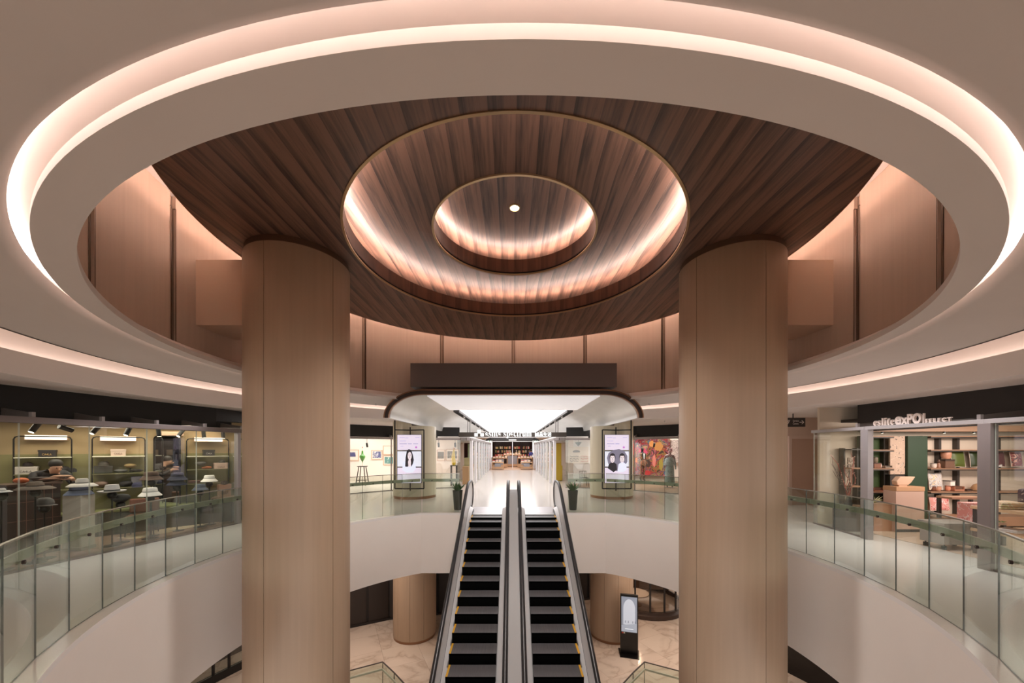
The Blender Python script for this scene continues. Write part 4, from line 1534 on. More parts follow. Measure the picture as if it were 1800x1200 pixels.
# person
t = thing('person', 'person in a blue jacket and dark trousers standing with back turned in the bookstore', 'person', (P(933.6, 0, 39.5).x, 39.5, .01), rz=PI)
J, E = standing()
skinned('body', J, E, [M('jacket_blue', (70, 76, 150), .8), M('trousers_dark', (44, 46, 66), .8), M('skin', (196, 150, 124), .6), M('shoe_dark', (30, 28, 28), .5)], lambda c: 2 if c.z > 1.5 or (abs(c.x) > .2 and c.z < .9) else 0 if c.z > .95 else 1 if c.z > .1 else 3, t)
MB().ball((0, .012, 1.70), (.094, .112, .10), 12).build('hair', M('hair_black', (24, 20, 18), .6), t, smooth=60)
mb = MB()
for s in (-1, 1):
    mb.ball((s * .033, -.105, 1.665), .012, 8)
mb.build('eyes', ink, t)
# ------------------------------------------------------------------ hat shop (beside the void)
HA, HB = Vector((-7.79, 4.8)), Vector((-6.98, 9.07))
hu = (HB - HA).normalized()
hn = Vector((-hu.y, hu.x))           # into the shop
hs_poly = [(HA - hu * 2.4)[:], HB[:]]
t = thing('hat_shop_front', 'glass shopfront of the hat shop with grey-brown header beam and steel end post', 'shopfront', (HB.x, HB.y, 0))
a, b = HA - hu * 2.6, HB
MB().bar((a.x, a.y, 2.345), (b.x, b.y, 2.345), .14, .10).build('header', headerM, t, world=True, bevel=.006)
MB().bar((a.x, a.y, .012), (b.x, b.y, .012), .06, .024).build('sill', headerM, t, world=True)


def on_line(x, O, u):
    """plan point where the view direction of photo column x meets the line O + s u"""
    k = (x - 900) / 630
    # O + s u = (CAMX + k Y, Y)
    s = (CAMX + k * O.y - O.x) / (u.x - k * u.y)
    return O + u * s


cuts = [a] + [on_line(x, HA, hu) for x in (33, 157, 258, 345)] + [b]
for p, q in zip(cuts, cuts[1:]):
    glass_pane(p[:], q[:], .024, 2.295, .015, t, mats=[shopG, M('pale_glass_edge', (186, 190, 176), .3)], g=.006)
MB().box(HB.x - .06, HB.y - .05, 0, HB.x + .04, HB.y + .05, 2.295).build('end_post', frameM, t, world=True, bevel=.005)
for x in (55, 178, 274, 359, 424):
    p = on_line(x, HA, hu)
    bracket(t, p[:], hn[:], 2.395, .62)
# return pane towards the back
HW = Vector((-7.05, 10.5))
glass_pane(HB[:], HW[:], .024, 2.295, .015, t, mats=[shopG, M('pale_glass_edge', (186, 190, 176), .3)], g=.03)
MB().bar((HB.x, HB.y + .08, 2.345), (HW.x, HW.y, 2.345), .12, .10).build('header', headerM, t, world=True)
c = HA + hn * .64
mb = MB()
pa, pb = a + hn * .66, b + hn * .66
mb.loft([[(pa.x, pa.y, z), (pb.x, pb.y, z), (pb.x + .1, 12.2, z)] for z in (2.38, 2.96)], caps=False, wrap=False)
struct('wall_hat_shop_fascia', mb, blackM)
# back wall, side walls, ceiling, floor
BO, BU = Vector((-9.74, 7.4)), Vector((.6837, .7298))
BN = Vector((.7298, -.6837))
olive = M('olive_back_wall', (142, 136, 96), .75, var=.03, scale=1)
sage = M('sage_lower_wall', (140, 142, 92), .75)
w0, w1 = BO - BU * 5.0, BO + BU * 4.1
mb = MB().loft([[(w0.x, w0.y, z), (w1.x, w1.y, z)] for z in (0, 1.78, 2.6)], caps=False, wrap=False)
mb.m[1] = 1
struct('wall_hat_shop_back', mb, [olive, M('warm_lit_upper_wall', (176, 152, 116), .75)])  # olive wall's upper band coloured tan to stand in for the warm light on it
mb = MB().add([(w0.x, w0.y, 2.6), (w1.x, w1.y, 2.6), (-6.8, 10.4, 2.6), (pb.x, pb.y, 2.6), (pa.x, pa.y, 2.6)], [(0, 1, 2, 3, 4)])
struct('ceiling', mb, M('shop_dark_ceiling', (52, 46, 40), .7))
mb = MB().prism([(w0.x, w0.y), (a.x - .03, a.y), (b.x - .04, b.y), (HW.x - .03, HW.y), (w1.x, w1.y)], .002, .012)
struct('floor_hat_shop', mb, M('pinkish_shop_floor', (160, 126, 108), .4))


def BWP(x, y, e=.16):
    """point e metres before the back wall, in the direction of photo pixel (x, y)"""
    p = on_line(x, BO + BN * e, BU)
    return Vector((p.x, p.y, EYE - (y - 788) / 630 * p.y))


def HSP(x, y, d):
    """point d metres behind the shop glass"""
    p = on_line(x, HA + hn * d, hu)
    return Vector((p.x, p.y, EYE - (y - 788) / 630 * p.y))


brz = math.atan2(BU.y, BU.x)


def rack(x0, x1, ytop, shelves, label, lightbox=None):
    a, b = BWP(x0, ytop, .3), BWP(x1, ytop, .3)
    wd = (b - a).length
    wd = math.hypot(b.x - a.x, b.y - a.y)
    zt = (a.z + b.z) / 2
    m = (a + b) / 2
    t = thing('hat_rack', label, 'shelf rack', (m.x, m.y, .012), rz=brz, group='black tube racks on the olive wall')
    r = .06
    path = [(-wd / 2, 0, 0), (-wd / 2, 0, zt - r), (-wd / 2 + r * .3, 0, zt - r * .3), (-wd / 2 + r, 0, zt), (wd / 2 - r, 0, zt), (wd / 2 - r * .3, 0, zt - r * .3), (wd / 2, 0, zt - r), (wd / 2, 0, 0)]
    MB().tube(path, .013, 6).build('tube_frame', ironM, t, smooth=50)
    zs = []
    for k, y in enumerate(shelves):
        z = BWP((x0 + x1) / 2, y, .2).z - .012
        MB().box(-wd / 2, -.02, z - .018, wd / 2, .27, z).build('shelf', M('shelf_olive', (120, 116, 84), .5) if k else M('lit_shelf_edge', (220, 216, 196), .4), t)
        zs.append(z + .012)
    if lightbox:
        a, b = BWP(lightbox[0], lightbox[2], .22), BWP(lightbox[1], lightbox[3], .22)
        m2 = (a + b) / 2
        q = thing('light_box', 'long white light box fixed above ' + label.split(' with ')[-1], 'light', (m2.x, m2.y, m2.z - (lightbox[3] - lightbox[2]) / 1260 * m2.y), rz=brz, group='white light boxes over the racks')
        w2 = math.hypot(b.x - a.x, b.y - a.y)
        h2 = (lightbox[3] - lightbox[2]) / 630 * m2.y
        MB().box(-w2 / 2, 0, 0, w2 / 2, .2, h2).build('housing', oakM, q)
        MB().box(-w2 / 2 + .01, -.006, .01, w2 / 2 - .01, 0, h2 - .01).build('diffuser', M('light_box_glow', (255, 246, 232), .5, emit=.9, ecol=(255, 244, 230)), q)
    return zs


r1 = rack(24, 126, 768, (803, 832, 862), 'black tube rack behind the counter, with the rack behind the counter', (42, 119, 764, 773))
r2 = rack(162, 255, 769, (801, 831, 856), 'black tube rack between the counter rack and the mirror, with the rack beside the mirror', (175, 240, 766, 775))
r3 = rack(328, 402, 772, (801, 824, 848), 'black tube rack between mirror and end post, with the rack by the end post', (341, 392, 768.5, 776))
rack(413, 428, 772, (801, 824, 848), 'black tube rack seen behind the steel end post, with the rack past the end post')
# lower cabinet band under the racks
lowb = thing('wall_bench', 'long sage green bench along the foot of the olive wall', 'bench', (BO.x, BO.y, .012), rz=brz)
MB().box(-2.2, -.42, .0, 3.6, -.02, .5).build('body', M('dark_bench_front', (58, 54, 42), .6), lowb)
MB().box(-2.2, -.44, .5, 3.6, -.02, .54).build('top', sage, lowb)

# ---------------- hats
HATC = {}


def hm(rgb):
    return M('felt_%d_%d_%d' % rgb, rgb, .85, var=.06, scale=25, bump=.15)


def hat(kind, rgb, loc, wd, label, rz=0.0, band=None, flat=1.0):
    """a hat of the given width standing at loc"""
    k = wd / .34
    t = thing('hat', label, 'hat', loc, rz, 'hats in the hat shop')
    m = hm(rgb)
    bm = M('band_%d_%d_%d' % (band or tuple(int(v * .6) for v in rgb)), band or tuple(int(v * .6) for v in rgb), .7)

    def S(pr):
        return [(r * k, z * k * flat) for r, z in pr]
    if kind == 'bucket':
        MB().lathe(S([(.112, .068), (.10, .14), (.09, .155), (.0, .158)]), 22).build('crown', m, t, smooth=50)
        MB().lathe(S([(.17, 0), (.172, .006), (.114, .074), (.108, .066), (.165, -.002)]), 22).build('brim', m, t, smooth=50)
        MB().lathe(S([(.1135, .07), (.1105, .088), (.106, .088)]), 22).build('band', bm, t, smooth=50)
    elif kind == 'fedora':
        MB().lathe(S([(.092, .008), (.088, .07), (.074, .125), (.05, .115), (.0, .10)]), 22, sx=1.0, sy=1.12).build('crown', m, t, smooth=50)
        MB().lathe(S([(.09, .006), (.15, .0), (.17, .018), (.168, .024), (.148, .008), (.088, .014)]), 24, sx=1.0, sy=1.1).build('brim', m, t, smooth=50)
        MB().lathe(S([(.0935, .012), (.091, .04), (.086, .04)]), 22, sx=1.0, sy=1.12).build('band', bm, t, smooth=50)
    elif kind == 'cap':
        MB().lathe(S([(.105, 0), (.11, .03), (.10, .08), (.06, .118), (.0, .125)]), 20, sx=1.0, sy=1.15).build('crown', m, t, smooth=50)
        rows = []
        for j in range(9):
            a = -PI * .32 + PI * .64 * j / 8 - PI / 2
            rows.append([(.10 * k * math.cos(a), .115 * k * math.sin(a), .012 * k), (.15 * k * math.cos(a), .19 * k * math.sin(a), -.004 * k)])
        MB().loft(rows, caps=False, wrap=False).build('visor', m, t, smooth=50)
        MB().ball((0, 0, .126 * k * flat), .009, 8).build('button', bm, t, smooth=50)
    elif kind == 'beret':
        MB().lathe(S([(.09, 0), (.155, .035), (.165, .055), (.13, .088), (.05, .10), (.0, .102)]), 22).build('crown', m, t, smooth=50)
        MB().lathe(S([(.092, -.004), (.095, .012), (.088, .012)]), 20).build('band', bm, t, smooth=50)
    elif kind == 'wide':
        MB().lathe(S([(.07, .02), (.072, .06), (.055, .085), (.0, .088)]), 22).build('crown', m, t, smooth=50)
        MB().lathe(S([(.07, .02), (.12, .018), (.17, -.01), (.168, -.004), (.12, .024), (.07, .028)]), 26).build('brim', m, t, smooth=50)
        MB().lathe(S([(.0735, .022), (.0735, .04), (.069, .04)]), 20).build('band', bm, t, smooth=50)
    return t


def stand(p, ztop, label, rgb=(28, 26, 26), head=True):
    t = thing('hat_stand', label, 'hat stand', (p.x, p.y, .012), group='floor hat stands')
    m = M('stand_%d' % rgb[0], rgb, .4, .3)
    MB().lathe([(.13, 0), (.13, .012), (.02, .018)], 22).build('base', m, t, smooth=40)
    MB().tube([(0, 0, .012), (0, 0, ztop - .03)], .011, 8).build('pole', m, t, smooth=40)
    if head:
        MB().lathe([(.012, ztop - .09), (.05, ztop - .07), (.072, ztop - .02), (.06, ztop + .03), (.03, ztop + .045), (.0, ztop + .047)], 16).build('head_form', m, t, smooth=50)
    return t


def stand_hat(x, yb, x0, x1, d, kind, rgb, label, band=None, flat=1.0, more=None, rz=0.0):
    """a stand d metres behind the glass with a hat whose lower edge is at photo row yb"""
    p = HSP(x, yb, d)
    wd = (x1 - x0) / 630 * p.y
    short = label
    stand(p, p.z - .012 - .05, 'slim dark floor stand carrying the ' + short.replace(' on a stand', '').replace(' on a low stand', ''))
    hat(kind, rgb, (p.x, p.y, p.z), wd, label, rz, band, flat)
    z = p.z
    for (k2, c2, l2, x20, x21, dz) in (more or ()):
        hat(k2, c2, (p.x + .01, p.y, z + dz), (x21 - x20) / 630 * p.y, l2, rz, None, 1.0)


stand_hat(2, 864, -14, 11, .30, 'wide', (226, 220, 212), 'white wide-brimmed hat on a stand next to the counter end')
stand_hat(62, 858, 38, 85, .35, 'wide', (118, 102, 88), 'taupe wide-brimmed hat on a stand before the plaid counter', band=(70, 60, 52))
stand_hat(78, 887, 61, 96, .5, 'cap', (96, 92, 90), 'grey cap on a low stand before the plaid counter', rz=1.2)
stand_hat(197, 864, 180, 214, .42, 'fedora', (196, 190, 186), 'pale grey fedora with black crown band on a stand beside the counter', band=(30, 28, 28))
stand_hat(212, 881, 199, 225, .55, 'beret', (40, 38, 36), 'black round hat on a low stand below the pale fedora', flat=1.7)
stand_hat(266, 843, 251, 282, .6, 'bucket', (92, 72, 62), 'brown bucket hat on a stand before the mirror')
stand_hat(264, 871, 248, 279, .35, 'bucket', (232, 226, 218), 'white bucket hat on a stand below the brown one')
stand_hat(311, 852, 297, 325, .6, 'bucket', (62, 66, 92), 'lower navy bucket hat of the pair on a stand beside the mirror', more=[('bucket', (48, 50, 68), 'upper dark navy bucket hat stacked on the navy pair', 299, 327, .115)])
stand_hat(368, 846, 356, 380, .55, 'bucket', (234, 232, 228), 'white bucket hat on a stand beside the low table')
stand_hat(352, 861, 340, 363, .5, 'bucket', (92, 100, 116), 'blue-grey bucket hat on a low stand below the white one')
# pale pedestal with two stacked hats
p = HSP(139, 869, .7)
t = thing('pedestal', 'pale tall square pedestal beside the plaid counter', 'pedestal', (p.x, p.y, .012), rz=.2)
MB().box(-.14, -.14, 0, .14, .14, p.z - .012).build('body', M('pale_pedestal', (196, 186, 172), .6), t, bevel=.006)
MB().box(-.15, -.15, 0, .15, .15, .06).build('foot', M('pedestal_foot', (150, 140, 128), .6), t)
hat('bucket', (112, 120, 150), (p.x, p.y, p.z), 36 / 630 * p.y, 'blue-grey bucket hat on the pale pedestal under the white hat')
hat('wide', (214, 206, 198), (p.x + .06, p.y, p.z + .17), 38 / 630 * p.y, 'white pleated brimmed hat stacked on the pedestal', flat=1.3)

# counter with plaid front, person behind it
p = HSP(62, 940, .95)
q0, q1 = HSP(17, 940, 1.0), HSP(109, 940, 1.0)
t = thing('shop_counter', 'dark brown counter with fine plaid lines where the person leans', 'counter', (p.x, p.y, .012), rz=math.atan2(hu.y, hu.x))
cw = (q1 - q0).length * .98
ch = HSP(62, 850, 1.0).z
cm = M('counter_brown', (62, 44, 40), .5)
MB().box(-cw / 2, 0, 0, cw / 2, .5, ch - .03).build('body', cm, t)
MB().box(-cw / 2 - .02, -.02, ch - .03, cw / 2 + .02, .52, ch).build('top', M('counter_top', (84, 62, 54), .4), t)
for k in range(1, 6):
    MB().box(-cw / 2 + cw * k / 6 - .004, -.006, .02, -cw / 2 + cw * k / 6 + .004, 0, ch - .04).build('plaid_line', M('plaid_line', (130, 92, 78), .5), t)
for k in range(1, 4):
    MB().box(-cw / 2, -.006, ch * k / 4 - .004, cw / 2, 0, ch * k / 4 + .004).build('plaid_line', M('plaid_line', (130, 92, 78), .5), t)
# person leaning over the counter, head bowed
bp = HSP(84, 855, 1.62)
t = thing('person', 'person with short black hair in dark clothes bending over the counter of the hat shop', 'person', (bp.x, bp.y, .012), rz=math.atan2(hu.y, hu.x))
J = {'pelvis': ((0, .25, .95), (.16, .13)), 'waist': ((.02, .16, 1.10), (.15, .12)), 'chest': ((.03, -.02, 1.30), (.19, .14)), 'neckb': ((.0, -.14, 1.42), (.08, .08)), 'neck': ((-.02, -.20, 1.46), (.058, .06)), 'head': ((-.03, -.27, 1.50), (.082, .095)), 'crown': ((-.03, -.31, 1.59), (.078, .09))}
E = [('pelvis', 'waist'), ('waist', 'chest'), ('chest', 'neckb'), ('neckb', 'neck'), ('neck', 'head'), ('head', 'crown')]
for s, n in ((-1, 'l'), (1, 'r')):
    J['sh' + n] = ((.02 + s * .21, -.03, 1.38), .085)
    J['el' + n] = ((.0 + s * .30, -.14, 1.16), .058)
    J['wr' + n] = ((s * .14, -.36, ch + .035), .036)
    J['hd' + n] = ((s * .08, -.43, ch + .035), (.036, .024))
    J['hp' + n] = ((s * .1, .27, .88), .095)
    J['kn' + n] = ((s * .11, .24, .48), .066)
    J['an' + n] = ((s * .11, .28, .09), .045)
    J['ft' + n] = ((s * .12, .14, .035), (.042, .03))
    E += [('chest', 'sh' + n), ('sh' + n, 'el' + n), ('el' + n, 'wr' + n), ('wr' + n, 'hd' + n), ('pelvis', 'hp' + n), ('hp' + n, 'kn' + n), ('kn' + n, 'an' + n), ('an' + n, 'ft' + n)]
    for f in range(4):
        fx = s * (.095 - .022 * f)
        J['f%d%s' % (f, n)] = ((fx - s * .03, -.47, ch + .03), .010)
        J['g%d%s' % (f, n)] = ((fx - s * .045, -.50 - .008 * (1.5 - abs(f - 1.5)), ch + .018), .008)
        E += [('hd' + n, 'f%d%s' % (f, n)), ('f%d%s' % (f, n), 'g%d%s' % (f, n))]
skinM = M('skin', (196, 150, 124), .6)
skinned('body', J, E, [M('dark_jacket', (40, 38, 42), .8), skinM, M('trousers_dark', (44, 46, 66), .8)], lambda c: 1 if (c.y < -.16 and c.z > 1.40) or (c.y < -.33 and c.z < ch + .12) else 0 if c.z > .9 else 2, t)
MB().ball((-.03, -.262, 1.60), (.092, .102, .088), 14).build('hair', M('hair_black', (24, 20, 18), .6), t, smooth=60)
mb = MB()
for s in (-1, 1):
    mb.ball((-.03 + s * .033, -.352, 1.515), .010, 8)
mb.build('eyes', M('eye_dark', (30, 26, 24), .4), t, smooth=60)
MB().add([(-.05, -.365, 1.475), (-.01, -.365, 1.475), (-.03, -.395, 1.485), (-.03, -.36, 1.525)], [(0, 1, 2), (1, 3, 2), (3, 0, 2)]).build('nose', skinM, t)
# cloth goods on the counter
p = HSP(90, 850, 1.2)
t = thing('folded_scarves', 'heap of dark patterned scarves on the plaid counter', 'scarves', (p.x, p.y, .012 + ch), rz=.9)
rnd = random.Random(4)
for k in range(4):
    MB().ball((rnd.uniform(-.14, .14), rnd.uniform(-.06, .06), .03 + .018 * k), (.14, .08, .03), 10).build('scarf', M('scarf_%d' % k, ((54, 40, 36), (120, 86, 70), (40, 34, 34), (150, 116, 96))[k], .9), t, smooth=60)
p = HSP(37, 846, 1.2)
tag(MB().ball((0, 0, .05), (.11, .08, .05), 12).build('orange_pouch', M('orange_felt', (196, 104, 64), .8), smooth=60), 'small orange felt pouch on the end of the counter', 'pouch').location = (p.x, p.y, .012 + ch)

# ---------------- goods on the racks
def carton(x0, x1, y0, y1, rgb, label, txt, tcol=None, e=.17):
    a, b = BWP(x0, y0, e), BWP(x1, y1, e)
    wd = math.hypot(b.x - a.x, b.y - a.y)
    m = (a + b) / 2
    zb = m.z - abs(a.z - b.z) / 2
    h = abs(EYE - (y0 - 788) / 630 * m.y - (EYE - (y1 - 788) / 630 * m.y))
    t = thing('hat_box', label, 'box', (m.x, m.y, zb), rz=brz, group='lettered hat boxes')
    bm = M('box_%d_%d_%d' % rgb, rgb, .6)
    MB().box(-wd / 2, -.12, 0, wd / 2, .12, h * .72).build('body', bm, t)
    MB().box(-wd / 2 - .006, -.126, h * .72, wd / 2 + .006, .126, h).build('lid', bm, t)
    if txt:
        letters(txt, h * .42, M('print_%d_%d_%d' % tcol, tcol, .5), t, Matrix.Translation((-wd * .28, -.1265, h * .2)), .0006, width=wd * .55)
    return t


carton(69, 99, 790.5, 802, (34, 30, 32), 'black lettered box on the top shelf behind the counter', 'CA4LA', (206, 166, 96))
carton(28, 67, 819, 832, (196, 186, 178), 'white lettered box on the middle shelf behind the counter', 'CA4LA', (90, 84, 84))
carton(195, 221, 789, 801, (206, 182, 166), 'pinkish lettered box on the top shelf beside the mirror', 'CA4LA', (140, 112, 104))
carton(166, 198, 818, 830, (56, 54, 48), 'dark plain box on the middle shelf beside the mirror', None)
carton(231, 249, 836, 855, (130, 128, 136), 'grey upright box behind the navy cap', None, e=.12)
carton(357, 376, 790, 800, (36, 34, 38), 'black lettered box on the top shelf by the end post', 'CA4LA', (190, 184, 180))
carton(376, 399, 812.5, 823.5, (208, 178, 162), 'pinkish lettered box on the middle shelf by the end post', 'CA4LA', (120, 96, 90))


def shelf_hat(x, y, x0, x1, kind, rgb, label, e=.17, rz=0, flat=1.0):
    p = BWP(x, y, e)
    hat(kind, rgb, (p.x, p.y, p.z), (x1 - x0) / 630 * p.y, label, brz + rz, None, flat)


shelf_hat(49, 818.5, 40, 58, 'cap', (44, 36, 38), 'dark cap lying on the white lettered box')
shelf_hat(107, 831, 97, 119, 'beret', (30, 28, 30), 'big black round hat on the middle shelf behind the counter', flat=1.9)
shelf_hat(126, 829, 117, 136, 'cap', (28, 26, 26), 'small black cap at the shelf end behind the counter')
shelf_hat(182, 818, 171, 192, 'cap', (74, 72, 66), 'grey-green cap on the dark plain box')
shelf_hat(212, 829.5, 203, 222, 'beret', (96, 96, 96), 'grey flat beret on the middle shelf beside the mirror', flat=.9)
shelf_hat(229, 822, 221, 237, 'beret', (150, 128, 88), 'tan puffy hat on a short shelf stand', flat=1.6)
p = BWP(229, 830, .17)
t = thing('shelf_stand', 'short dark stand under the tan puffy hat', 'hat stand', (p.x, p.y, p.z))
MB().lathe([(.05, 0), (.05, .01), (.014, .02), (.012, .09), (.04, .10)], 14).build('stem', ironM, t, smooth=40)
shelf_hat(240, 828.5, 231, 249, 'beret', (34, 30, 30), 'black flat cap on the middle shelf beside the tan hat', flat=.8)
shelf_hat(178, 855, 169, 187, 'beret', (140, 116, 104), 'pinkish knitted hat on the low shelf beside the mirror', flat=1.8)
shelf_hat(222, 854, 213, 231, 'beret', (36, 32, 32), 'black beret on the low shelf beside the mirror', flat=1.7, e=.2)
shelf_hat(241, 855, 231, 252, 'cap', (58, 58, 84), 'navy cap before the grey upright box', e=.26)
shelf_hat(353, 818, 345, 362, 'beret', (98, 96, 94), 'grey rounded hat on the middle shelf by the end post', flat=1.5)
shelf_hat(390, 812.5, 383, 397, 'cap', (90, 92, 84), 'grey-green cap on the pinkish box by the end post', e=.17)
p = BWP(363, 823.5, .17)
t = thing('orange_shoes', 'pair of small orange shoes on the middle shelf by the end post', 'shoes', (p.x, p.y, p.z), rz=brz)
for i in (-1, 1):
    MB().tube([(-.09, i * .05, .025), (.0, i * .05, .035), (.09, i * .05, .03)], [.02, .035, .025], 8).build('shoe', M('orange_leather', (170, 96, 56), .5), t, smooth=60)
p = BWP(341, 848, .17)
t = thing('stacked_magazines', 'small stack of pinkish magazines on the low shelf by the end post', 'magazines', (p.x, p.y, p.z), rz=brz)
for k in range(3):
    MB().box(-.11, -.08, .02 * k, .11, .08, .02 * k + .018).build('magazine', M('mag_%d' % k, ((120, 82, 78), (70, 52, 52), (160, 120, 110))[k], .6), t)

# mirror with black rounded frame
a, b = BWP(268, 768, .05), BWP(317, 872, .05)
m = (a + b) / 2
wd = math.hypot(b.x - a.x, b.y - a.y)
zt, zb = EYE + 20 / 630 * m.y, .5
t = thing('wall_mirror', 'tall mirror in a black rounded frame on the olive wall', 'mirror', (m.x + .10, m.y - .09, zb), rz=brz - .56)
h = zt - zb
r = .08


def rrect(w, h, r, n=5):
    pts = []
    for cx, cz, a0 in ((w / 2 - r, r, -PI / 2), (w / 2 - r, h - r, 0), (-w / 2 + r, h - r, PI / 2), (-w / 2 + r, r, PI)):
        pts += [(cx + r * math.cos(a0 + PI / 2 * k / n), cz + r * math.sin(a0 + PI / 2 * k / n)) for k in range(n + 1)]
    return pts


MB().slab(rrect(wd, h, r), .0, .015).build('mirror_glass', M('mirror_silver', (225, 228, 226), .02, 1.0), t)
pt = [(x, -.004, z) for x, z in rrect(wd + .02, h + .02, r)]
MB().tube(pt, .018, 6, closed=True).build('frame', ironM, t, smooth=60)
p = BWP(301, 762, .2)
t = thing('wood_lamp', 'pale wooden box lamp above the mirror', 'lamp', (p.x, p.y, p.z - .05), rz=brz)
MB().box(-.22, -.02, 0, .22, .16, .10).build('body', oakM, t, bevel=.01)
# track spotlights
tk = HA + hn * .75
t0 = HA - hu * 2 + hn * .8
t1 = HB + hn * .8
tag(MB().bar((t0.x, t0.y, 2.42), (t1.x, t1.y, 2.42), .04, .03).build('light_track', trackM), 'black lighting track under the hat shop ceiling', 'light track')
for k, (x, tilt) in enumerate(((62, -.5), (115, 1.2), (168, -.6), (225, -.4), (279, .1), (318, -.6), (358, .1), (392, .1))):
    p = HSP(x, 0, .8)
    t = thing('track_spotlight', 'black cylinder spotlight on the hat shop track ' + ('above the person', 'above the counter end', 'above the pale pedestal', 'above the pale fedora', 'before the mirror lamp', 'beside the mirror', 'above the end rack box', 'next to the end post')[k], 'spotlight', (p.x, p.y, 2.40), group='spotlights on the hat shop track')
    MB().box(-.05, -.02, -.05, .05, .02, .0).build('adapter', trackM, t)
    MB().tube([(0, 0, -.04), (0, 0, -.10)], .012, 6).build('arm', trackM, t)
    d = Vector((hu.x * math.sin(tilt), hu.y * math.sin(tilt), -math.cos(tilt)))
    c = Vector((0, 0, -.13))
    hd = MB().tube([c - d * .09, c + d * .10], .042, 12).build('head', trackM, t, smooth=40)
    MB().tube([c + d * .1005, c + d * .104], .034, 12).build('lens', lampM, hd)
# low table with boxes, brown hat, chair
p = HSP(394, 872, .50)
t = thing('low_table', 'low pinkish display table with slim legs beside the end post', 'table', (p.x, p.y, .012), rz=.5)
tz = p.z - .012
MB().box(-.22, -.2, tz - .03, .22, .2, tz).build('top', M('table_pink', (176, 136, 112), .5), t)
for i in (-1, 1):
    for j in (-1, 1):
        MB().bar((i * .18, j * .16, 0), (i * .2, j * .18, tz - .03), .02, .02).build('leg', ironM, t)
o = carton(386, 407, 845, 866, (190, 150, 128), 'pinkish lettered box on the low table', 'CA4LA', (110, 84, 76))
o.location = (p.x, p.y, p.z)
hat('fedora', (54, 40, 38), (p.x, p.y, p.z + .30), .26, 'dark brown fedora on the pinkish box of the low table')
p = HSP(250, 905, .9)
t = thing('lounge_chair', 'brown leather chair with thin metal legs below the white bucket hat', 'chair', (p.x, p.y, .012), rz=.6)
lm = M('brown_leather', (122, 76, 60), .45)
MB().box(-.24, -.22, .38, .24, .22, .45).build('seat', lm, t, bevel=.03)
MB().box(-.24, .17, .47, .24, .23, .78).build('backrest', lm, t, bevel=.03)
for i in (-1, 1):
    for j in (-1, 1):
        MB().bar((i * .22, j * .2, 0), (i * .2, j * .17, .38), .018, .018).build('leg', ironM, t)
    MB().bar((i * .21, .19, .38), (i * .21, .2, .5), .018, .018).build('back_post', ironM, t)
a, b = HSP(215, 960, .9), HSP(400, 905, .9)
t = thing('striped_mat', 'cream ribbed mat on the hat shop floor behind the stands', 'rug', ((a.x + b.x) / 2, (a.y + b.y) / 2, .014), rz=math.atan2(hu.y, hu.x))
L2 = (b - a).length
MB().box(-L2 / 2, -.35, 0, L2 / 2, .15, .008).build('backing', M('mat_cream', (206, 176, 146), .9), t)
n = int(L2 / .07)
for k in range(n):
    x = -L2 / 2 + L2 * (k + .5) / n
    MB().box(x - .016, -.35, .008, x + .016, .15, .014).build('rib', M('mat_rib', (226, 204, 178), .9), t)

# shelving at the near end of the shop, seen in the mirror
e0, e1 = HA - hu * 2.6, HA - hu * 2.6 + hn * 3.4
mb = MB().loft([[(e0.x, e0.y, z), (e1.x, e1.y, z)] for z in (0, 2.6)], caps=False, wrap=False)
struct('wall_hat_shop_end', mb, M('tan_end_wall', (120, 100, 76), .7))
q0 = e0 + hu * .05 + hn * .3
t = thing('card_shelving', 'dark grid shelving with small cream cards on the end wall of the hat shop', 'shelving', (q0.x, q0.y, .012), rz=math.atan2(hn.y, hn.x))
MB().box(0, -.06, 0, 2.6, 0, 2.4).build('back_panel', M('grid_dark', (48, 40, 34), .6), t)
for k in range(7):
    MB().box(0, -.30, .3 + .33 * k, 2.6, -.06, .325 + .33 * k).build('shelf', M('grid_dark', (48, 40, 34), .6), t)
for k in range(8):
    MB().box(.37 * k, -.30, 0, .37 * k + .02, -.06, 2.4).build('upright', M('grid_dark', (48, 40, 34), .6), t)
rnd = random.Random(2)
for k in range(6):
    for j in range(7):
        if rnd.random() < .6:
            o = MB().box(0, -.01, 0, .16, .01, .2).build('card', M('cream_card', (206, 182, 150), .6), t)
            o.location = (.08 + .37 * j, -.2, .33 + .33 * k)
# ------------------------------------------------------------------ gift shop on the other side of the void
RX = 7.42
t = thing('gift_shop_front', 'gift shop front with grey posts, thin header beam and an open entrance', 'shopfront', (RX, 7.5, 0))
RP = [(7.62, 9.1), (RX, 7.53), (RX, 5.62), (RX, 2.2)]
for a, b in zip(RP, RP[1:]):
    MB().bar((*a, 2.325), (*b, 2.325), .13, .07).build('header', M('header_silver', (164, 156, 152), .45, .3), t, world=True, bevel=.005)
MB().box(RX - .07, 7.45, 0, RX + .05, 7.61, 2.29).build('post', frameM, t, world=True, bevel=.005)
MB().box(RX - .07, 5.54, 0, RX + .06, 5.70, 2.29).build('post', headerM, t, world=True, bevel=.005)
sm = [shopG, M('pale_glass_edge', (186, 190, 176), .3)]
glass_pane(RP[0], (RX, 7.61), .03, 2.29, .015, t, mats=sm)
for y0, y1 in ((5.54, 4.1), (4.1, 2.6)):
    glass_pane((RX, y0), (RX, y1), .03, 2.29, .015, t, mats=sm)
MB().bar((*RP[0], .015), (RX, 7.6, .015), .05, .03).build('sill', headerM, t, world=True)
MB().bar((RX, 5.54, .015), (RX, 2.4, .015), .05, .03).build('sill', headerM, t, world=True)
for y in (7.72, 5.70, 4.2):
    bracket(t, (RX, y), (1, 0), 2.36, .75)
mb = MB().box(8.2, 2.0, 2.30, 8.26, 8.55, 2.96)
struct('wall_gift_shop_fascia', mb, M('dark_brown_fascia', (38, 32, 29), .6, var=.1, scale=5))
